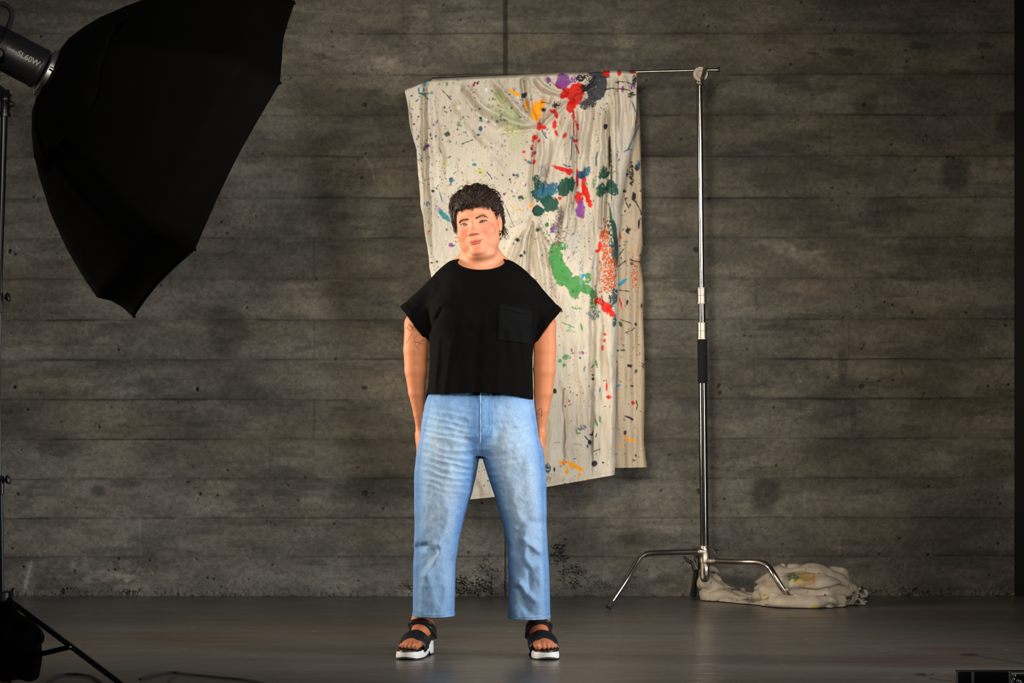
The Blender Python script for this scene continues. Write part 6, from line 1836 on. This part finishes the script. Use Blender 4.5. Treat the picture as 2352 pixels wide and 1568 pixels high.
def build_cloth():
    # front sheet
    le = [(160, 985), (178, 987), (180, 975), (202, 928), (240, 936), (285, 941), (300, 944), (345, 958), (400, 960), (480, 968), (530, 975), (600, 985), (700, 1000), (900, 1028), (1150, 1058)]
    topy = [(928, 202), (958, 186), (987, 178), (1160, 170), (1290, 164), (1355, 163), (1362, 160), (1410, 158), (1462, 162)]
    boty = [(1050, 1152), (1072, 1147), (1140, 1140), (1253, 1118), (1412, 1090), (1440, 1086)]
    rx_ = [(158, 1462), (185, 1462), (260, 1461), (330, 1454), (400, 1438), (470, 1425), (560, 1420), (700, 1418), (900, 1414), (1090, 1412)]
    nu, nv = 380, 690
    U, Vv = np.meshgrid(np.linspace(0, 1, nu), np.linspace(0, 1, nv)); U = U.ravel(); Vv = Vv.ravel()
    X = 928 + U * 534.0
    for it in range(6):
        yt = np.interp(X, [t[0] for t in topy], [t[1] for t in topy]); yb = np.interp(X, [t[0] for t in boty], [t[1] for t in boty])
        Yp = yt + (yb - yt) * Vv
        xl = np.interp(Yp, [t[0] for t in le], [t[1] for t in le]); xl = np.where(Yp < 202, 928 + (202 - Yp) * 2.3, xl); xl = np.minimum(xl, 1100)
        xr = np.interp(Yp, [t[0] for t in rx_], [t[1] for t in rx_])
        X = xl + U * (xr - xl)
    px = X.astype(np.float32); py = Yp.astype(np.float32)
    px = px + (fbm(py / 30, px * 0 + 3, 2, 811) - .5) * 5 * (np.exp(-U * 30) + np.exp(-(1 - U) * 30)).astype(np.float32)
    d = fold_field(px, py, FOLDS)
    d = d + (fbm(px / 34, py / 120, 3, 821) - .5) * .040 + (fbm(px / 9, py / 30, 3, 827) - .5) * .0075
    d = d * sstep(158, 190, py) .clip(.25, 1)
    drift = -.012 + .05 * sstep(400, 1100, py)
    Yd = YC - .006 - d - drift * .3
    # the edge turns over on the arm: top rows bend back
    tb = np.clip((.012 - Vv) / .012, 0, 1); Yd = Yd + .045 * tb ** 2
    # right edge of the front sheet rolls back into shadow
    Yd = Yd + .03 * np.clip((U - .975) / .025, 0, 1) ** 2 * sstep(240, 330, py)
    Vt = np.stack([(px - CX) * YC / F_PX, Yd, CAMZ - (py - HY) * YC / F_PX], 1)
    idx = np.arange(nu * nv).reshape(nv, nu)
    Fc = np.stack([idx[:-1, :-1].ravel(), idx[1:, :-1].ravel(), idx[1:, 1:].ravel(), idx[:-1, 1:].ravel()], 1)
    o = mesh_obj('front_sheet', Vt, Fc, canvas, cloth)
    c = np.tile(CB, (len(px), 1)); c = c * (.84 + .3 * fbm(px / 50, py / 80, 3, 831))[:, None] * (.92 + .16 * fbm(px / 2.0, py / 12, 2, 833))[:, None]
    c = paint_cloth(c, px, py, BLOBS, LINES, 31, 3000, (930, 1425), (170, 1110), lambda x, y: 1.0 if (x > 1180 and y < 720) else (.8 if y < 620 else .38))
    hem = np.minimum(np.abs(py - (np.interp(px, [t[0] for t in boty], [t[1] for t in boty]) - 8)), 9); c *= (1 - .14 * np.exp(-(hem / 1.1) ** 2))[:, None]
    set_col(o, np.clip(c, 0, 1))
    # back sheet, hanging on the far side of the arm
    nu, nv = 220, 620
    U, Vv = np.meshgrid(np.linspace(0, 1, nu), np.linspace(0, 1, nv)); U = U.ravel(); Vv = Vv.ravel()
    re_ = [(160, 1462), (200, 1463), (240, 1468), (330, 1471), (430, 1474), (520, 1475), (560, 1476), (600, 1470), (640, 1476), (660, 1478), (730, 1477), (800, 1480), (880, 1481), (950, 1480), (1010, 1479), (1050, 1483), (1073, 1487)]
    yb = 1073 + (1 - U) * 6; yt = np.interp(1200 + 262 * U, [t[0] for t in topy], [t[1] for t in topy]) + 10
    py = (yt + (yb - yt) * Vv).astype(np.float32)
    xr = np.interp(py, [t[0] for t in re_], [t[1] for t in re_]); px = (1200 + (xr - 1200) * U).astype(np.float32)
    d = (fbm(px / 22, py / 190, 2, 841) - .5) * .05 + .010 * np.exp(-((px - 1443 - (py - 500) * .01) / 8) ** 2) - .008 * np.exp(-((px - 1458) / 6) ** 2) + (fbm(px / 8, py / 30, 3, 843) - .5) * .004
    Yb = YC + .125 + .02 - d * sstep(160, 230, py); tb = np.clip((.05 - Vv) / .05, 0, 1); Yb = Yb - .10 * tb
    curl = np.clip((U - .985) / .015, 0, 1); Yb = Yb - .016 * curl ** 2
    sx = Yb / YC * 1.0
    Vt = np.stack([(px - CX) * (YC + .13) / F_PX, Yb, CAMZ - (py - HY) * (YC + .13) / F_PX], 1)
    # top rows close onto the arm without a gap
    idx = np.arange(nu * nv).reshape(nv, nu)
    Fc = np.stack([idx[:-1, :-1].ravel(), idx[1:, :-1].ravel(), idx[1:, 1:].ravel(), idx[:-1, 1:].ravel()], 1)
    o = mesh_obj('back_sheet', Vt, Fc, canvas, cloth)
    c = np.tile(CB * np.array([.86, .78, .68], np.float32), (len(px), 1)); c = c * (.9 + .2 * fbm(px / 50, py / 80, 3, 851))[:, None]  # shade of the far sheet is put into a darker, browner canvas colour
    c = paint_cloth(c, px, py, BACKB, LINES, 32, 520, (1415, 1485), (180, 1070), lambda x, y: 1.0 if y < 620 else .5)
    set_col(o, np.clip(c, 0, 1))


build_cloth()


# ------------------------------------------------------------------ bundle of canvas on the floor
def build_bundle():
    root = empty('canvas_bundle', W(1850, 1400, 10.4)[:2] + (0,))
    tag(root, 'crumpled bundle of off-white canvas on the floor beside the steel stand', 'cloth bundle')
    Y = 10.60
    B = lambda x, y, d=0: W(x, y, Y + d)
    def fl(v, zmin): return np.maximum(v, zmin)
    lobes = [  # curved rolls of fabric: points, radii, flatten
        ([B(1758, 1352, .12), B(1800, 1330, .08), B(1870, 1322, .05), B(1925, 1345, .04), B(1950, 1372, .05)], [.050, .062, .060, .050, .040]),
        ([B(1766, 1362, -.02), B(1820, 1355, -.05), B(1890, 1352, -.05), B(1940, 1366, -.02)], [.050, .066, .066, .042]),
        ([B(1755, 1384, -.04), B(1800, 1384, -.12), B(1870, 1386, -.14), B(1930, 1384, -.08), B(1948, 1378, -.02)], [.034, .040, .044, .038, .03]),
        ([B(1745, 1372, .03), B(1790, 1368, .02), B(1850, 1376, -.02), B(1900, 1384, -.04)], [.038, .05, .05, .04]),
        ([B(1810, 1318, .06), B(1860, 1314, .08), B(1905, 1325, .07), B(1930, 1345, .06), B(1945, 1375, .0)], [.020, .020, .022, .020, .018]),
        ([B(1898, 1330, .10), B(1912, 1316, .10), B(1932, 1322, .09), B(1945, 1350, .06), B(1952, 1372, .02)], [.028, .034, .032, .028, .026]),
        ([B(1762, 1345, .02), B(1792, 1338, -.06), B(1840, 1342, -.10), B(1900, 1360, -.10), B(1935, 1382, -.07)], [.014, .018, .019, .018, .014]),
        ([B(1756, 1376, -.08), B(1772, 1362, -.09), B(1810, 1362, -.13), B(1870, 1374, -.15), B(1910, 1380, -.14), B(1922, 1388, -.13)], [.012, .014, .015, .015, .016, .014]),
        ([B(1826, 1388, -.15), B(1860, 1398, -.16), B(1905, 1400, -.14), B(1940, 1390, -.10), B(1952, 1368, -.04), B(1948, 1345, .0)], [.018, .022, .022, .018, .014, .012]),
        ([B(1790, 1328, .0), B(1840, 1322, -.02), B(1900, 1336, -.03), B(1935, 1356, -.02), B(1944, 1380, -.05)], [.014, .015, .016, .015, .013]),
        ([B(1930, 1386, -.04), B(1956, 1382, .0), B(1966, 1370, .02)], [.024, .022, .018]), ([B(1948, 1360, .03), B(1958, 1352, .04), B(1964, 1362, .04)], [.018, .016, .012])]
    tail = [([B(1614, 1296, .26), B(1622, 1330, .26), B(1636, 1362, .25), B(1665, 1378, .20), B(1710, 1388, .10), B(1765, 1392, -.02)], [.022, .040, .052, .042, .034, .032]),
            ([B(1632, 1296, .27), B(1650, 1330, .27), B(1660, 1358, .26), B(1690, 1372, .22), B(1740, 1380, .1), B(1780, 1384, .0)], [.012, .020, .030, .030, .026, .026]),
            ([B(1672, 1356, .28), B(1700, 1368, .24), B(1750, 1372, .14)], [.018, .022, .022]), ([B(1706, 1354, .32), B(1712, 1366, .3), B(1740, 1372, .24)], [.010, .016, .016])]
    def f(p):
        q = p.copy()
        d = None
        for pts, rr in lobes + tail:
            e = chain(p, pts, rr, .012)
            d = e if d is None else smin(d, e, .009)
        n = vn3(p * np.array([9, 9, 22], np.float32), 5) - .5; n2 = vn3(p * 30, 6) - .5; 
        rid = np.abs(vn3(p * np.array([5, 8, 26], np.float32) + (vn3(p * 14, 11) * 1.2)[:, None], 8) - .5) * 2
        d = d - n * .012 - n2 * .005 + (1 - rid) ** 4 * .020 - .004
        return np.maximum(d, .003 - p[:, 2])
    lo = (W(1590, 0, Y)[0], Y - .30, 0.0); hi = (W(1985, 0, Y)[0], Y + .42, W(0, 1285, Y)[2])
    v, fc = nets(f, lo, hi, .0042, slack=2.4)
    o = mesh_obj('folded_canvas', v, fc, canvas, root)
    px = v[:, 0] / v[:, 1] * F_PX + CX; py = HY - (v[:, 2] - CAMZ) / v[:, 1] * F_PX
    c = np.tile(CB * np.array([.74, .70, .66], np.float32), (len(px), 1)) * (.84 + .3 * fbm(px / 20, py / 16, 3, 861))[:, None]
    c = paint_cloth(c, px, py, [(1840, 1327, 22, 15, .1, (.40, .27, .08), .9, .3), (1822, 1324, 14, 10, .2, (.09, .13, .03), 1.0, .35), (1868, 1330, 4, 12, 0, (.42, .2, .05), .8, .2), (1756, 1368, 6, 8, .5, (.5, .42, .15), .9, .3), (1872, 1393, 7, 4, .1, (.45, .42, .05), .7, .1), (1884, 1396, 3, 2.4, 0, DG, .5, 0),
        (1720, 1384, 3, 1.2, .2, K, .4, 0), (1760, 1388, 5, 1, .4, K, .4, 0), (1905, 1352, 3, 1, .5, K, .4, 0), (1895, 1366, 2, 3, .5, K, .4, 0), (1950, 1372, 8, 5, 0, K, 1.1, .5), (1606, 1314, 2, 2, 0, RD, .3, 0)], [], 44, 55, (1620, 1970), (1310, 1400), lambda x, y: 1)
    set_col(o, np.clip(c, 0, 1))
    # dark, paint-stiffened end of the bundle
    def g(p):
        d = chain(p, [B(1966, 1362, .04), B(1978, 1352, .05), B(1988, 1356, .05), B(1991, 1372, .04), B(1982, 1384, .02)], [.010, .011, .010, .011, .009], .006)
        d = smin(d, chain(p, [B(1962, 1350, .05), B(1972, 1366, .02), B(1968, 1382, .0)], [.008, .013, .012], .006), .008)
        d = smin(d, chain(p, [B(1960, 1384, .0), B(1972, 1380, .0), B(1984, 1386, .0)], [.014, .012, .008], .006), .006)
        d = smin(d, chain(p, [B(1972, 1368, .03), B(1984, 1372, .03)], [.014, .014], .006), .006)
        return np.maximum(d - (vn3(p * 40, 9) - .5) * .007, .003 - p[:, 2])
    v, fc = nets(g, (W(1950, 0, Y)[0], Y - .06, 0.0), (W(2000, 0, Y)[0], Y + .12, W(0, 1335, Y)[2]), .0032)
    o = mesh_obj('painted_end', v, fc, canvas, root); o['label'] = 'dark stiff paint-smeared end of the cloth'
    px = v[:, 0] / v[:, 1] * F_PX + CX; py = HY - (v[:, 2] - CAMZ) / v[:, 1] * F_PX
    c = np.tile(CB * .75, (len(px), 1)); m = sstep(.40, .56, fbm(px / 9, py / 7, 3, 871))[:, None]
    c = c * (1 - m) + np.array([.03, .028, .026]) * m; set_col(o, np.clip(c, 0, 1))


build_bundle()


# ------------------------------------------------------------------ cables and the black case
def floor_pt(px, py, z=.006):
    Y = F_PX * (CAMZ - z) / (py - HY); return Vector(((px - CX) * Y / F_PX, Y, z))


def cable(pts, r, label, mt):
    q = arc_pts([floor_pt(x, y, r + .001) for x, y in pts], 8)
    o = MB().tube(q, r, 10).build('power_cable', mt, None); tag(o, label, 'cable', None)


cable([(96, 1585), (112, 1566), (134, 1550), (165, 1547.5), (196, 1549.5), (220, 1558), (245, 1580)], .0042, 'black cable looping on the floor under the left stand leg', M['rubber'])
cable([(322, 1559), (345, 1551), (378, 1545), (405, 1543.5), (440, 1548), (520, 1556), (575, 1562), (640, 1580)], .0040, 'long black cable on the floor at the bottom, right of the stand leg', M['rubber'])
cable([(-10, 1556), (10, 1561), (30, 1572), (44, 1590)], .0040, 'short black cable end below the sandbag at bottom left corner', M['rubber'])
cable([(380, 1575), (392, 1560), (410, 1548), (418, 1546)], .0016, 'thin dark wire branching under the long floor cable', M['rubber'])


def build_case():
    Yb = 7.27; s_ = F_PX / (Yb - .22)
    x0 = (2200 - CX) / s_; x1 = (2318 - CX) / s_; zt = CAMZ - (1541 - HY) / s_
    root = empty('equipment_case', ((x0 + x1) / 2, Yb, 0))
    tag(root, 'black equipment case with worn metal edges at the bottom right corner', 'case')
    MB().box((x0, Yb - .22, 0.0), (x1, Yb - .185, zt - .0015), .002).build('case_body', M['plastic'], root)
    e = MB()
    e.box((x0 - .001, Yb - .222, zt - .0035), (x1 + .05, Yb - .218, zt), .0008)
    e2 = MB().box((x0 - .001, Yb - .187, zt - .0035), (x1 + .05, Yb - .183, zt), .0008); e2.build('edge_trim', M['steel'], root)
    e.build('edge_trim', M['steel'], root)
    st = MB().box(((2231 - CX) / s_, Yb - .224, .0), ((2237 - CX) / s_, Yb - .219, zt - .002), .0008); st.build('metal_strip', M['bright_metal'], root)
    st = MB().box(((2317 - CX) / s_ - .001, Yb - .226, .0), ((2322 - CX) / s_, Yb - .216, zt), .001); st.build('corner_strip', M['bright_metal'], root)
    xx = (2322 - CX) / s_
    MB().box((xx, Yb - .214, 0), (xx + .2, Yb - .18, zt - .012), .004).build('end_block', M['black_metal'], root)
    for k in range(9):
        rs = random.Random(k)
        px = 2322 + rs.random() * 24; y = 1548 + rs.random() * 22; p = Vector(W(px, y, Yb - .216))
        MB().ball(p, .0032 + .002 * rs.random(), 10, 6, (1, .6, 1.4)).build('latch_screw', M['bright_metal'], root)
    lp = arc_pts([Vector((x0 + .004, Yb - .23, .10)), Vector((x0 - .03, Yb - .26, .075)), Vector((x0 - .034, Yb - .27, .05)), Vector((x0 - .01, Yb - .25, .03))], 6)


build_case()
sandbag()
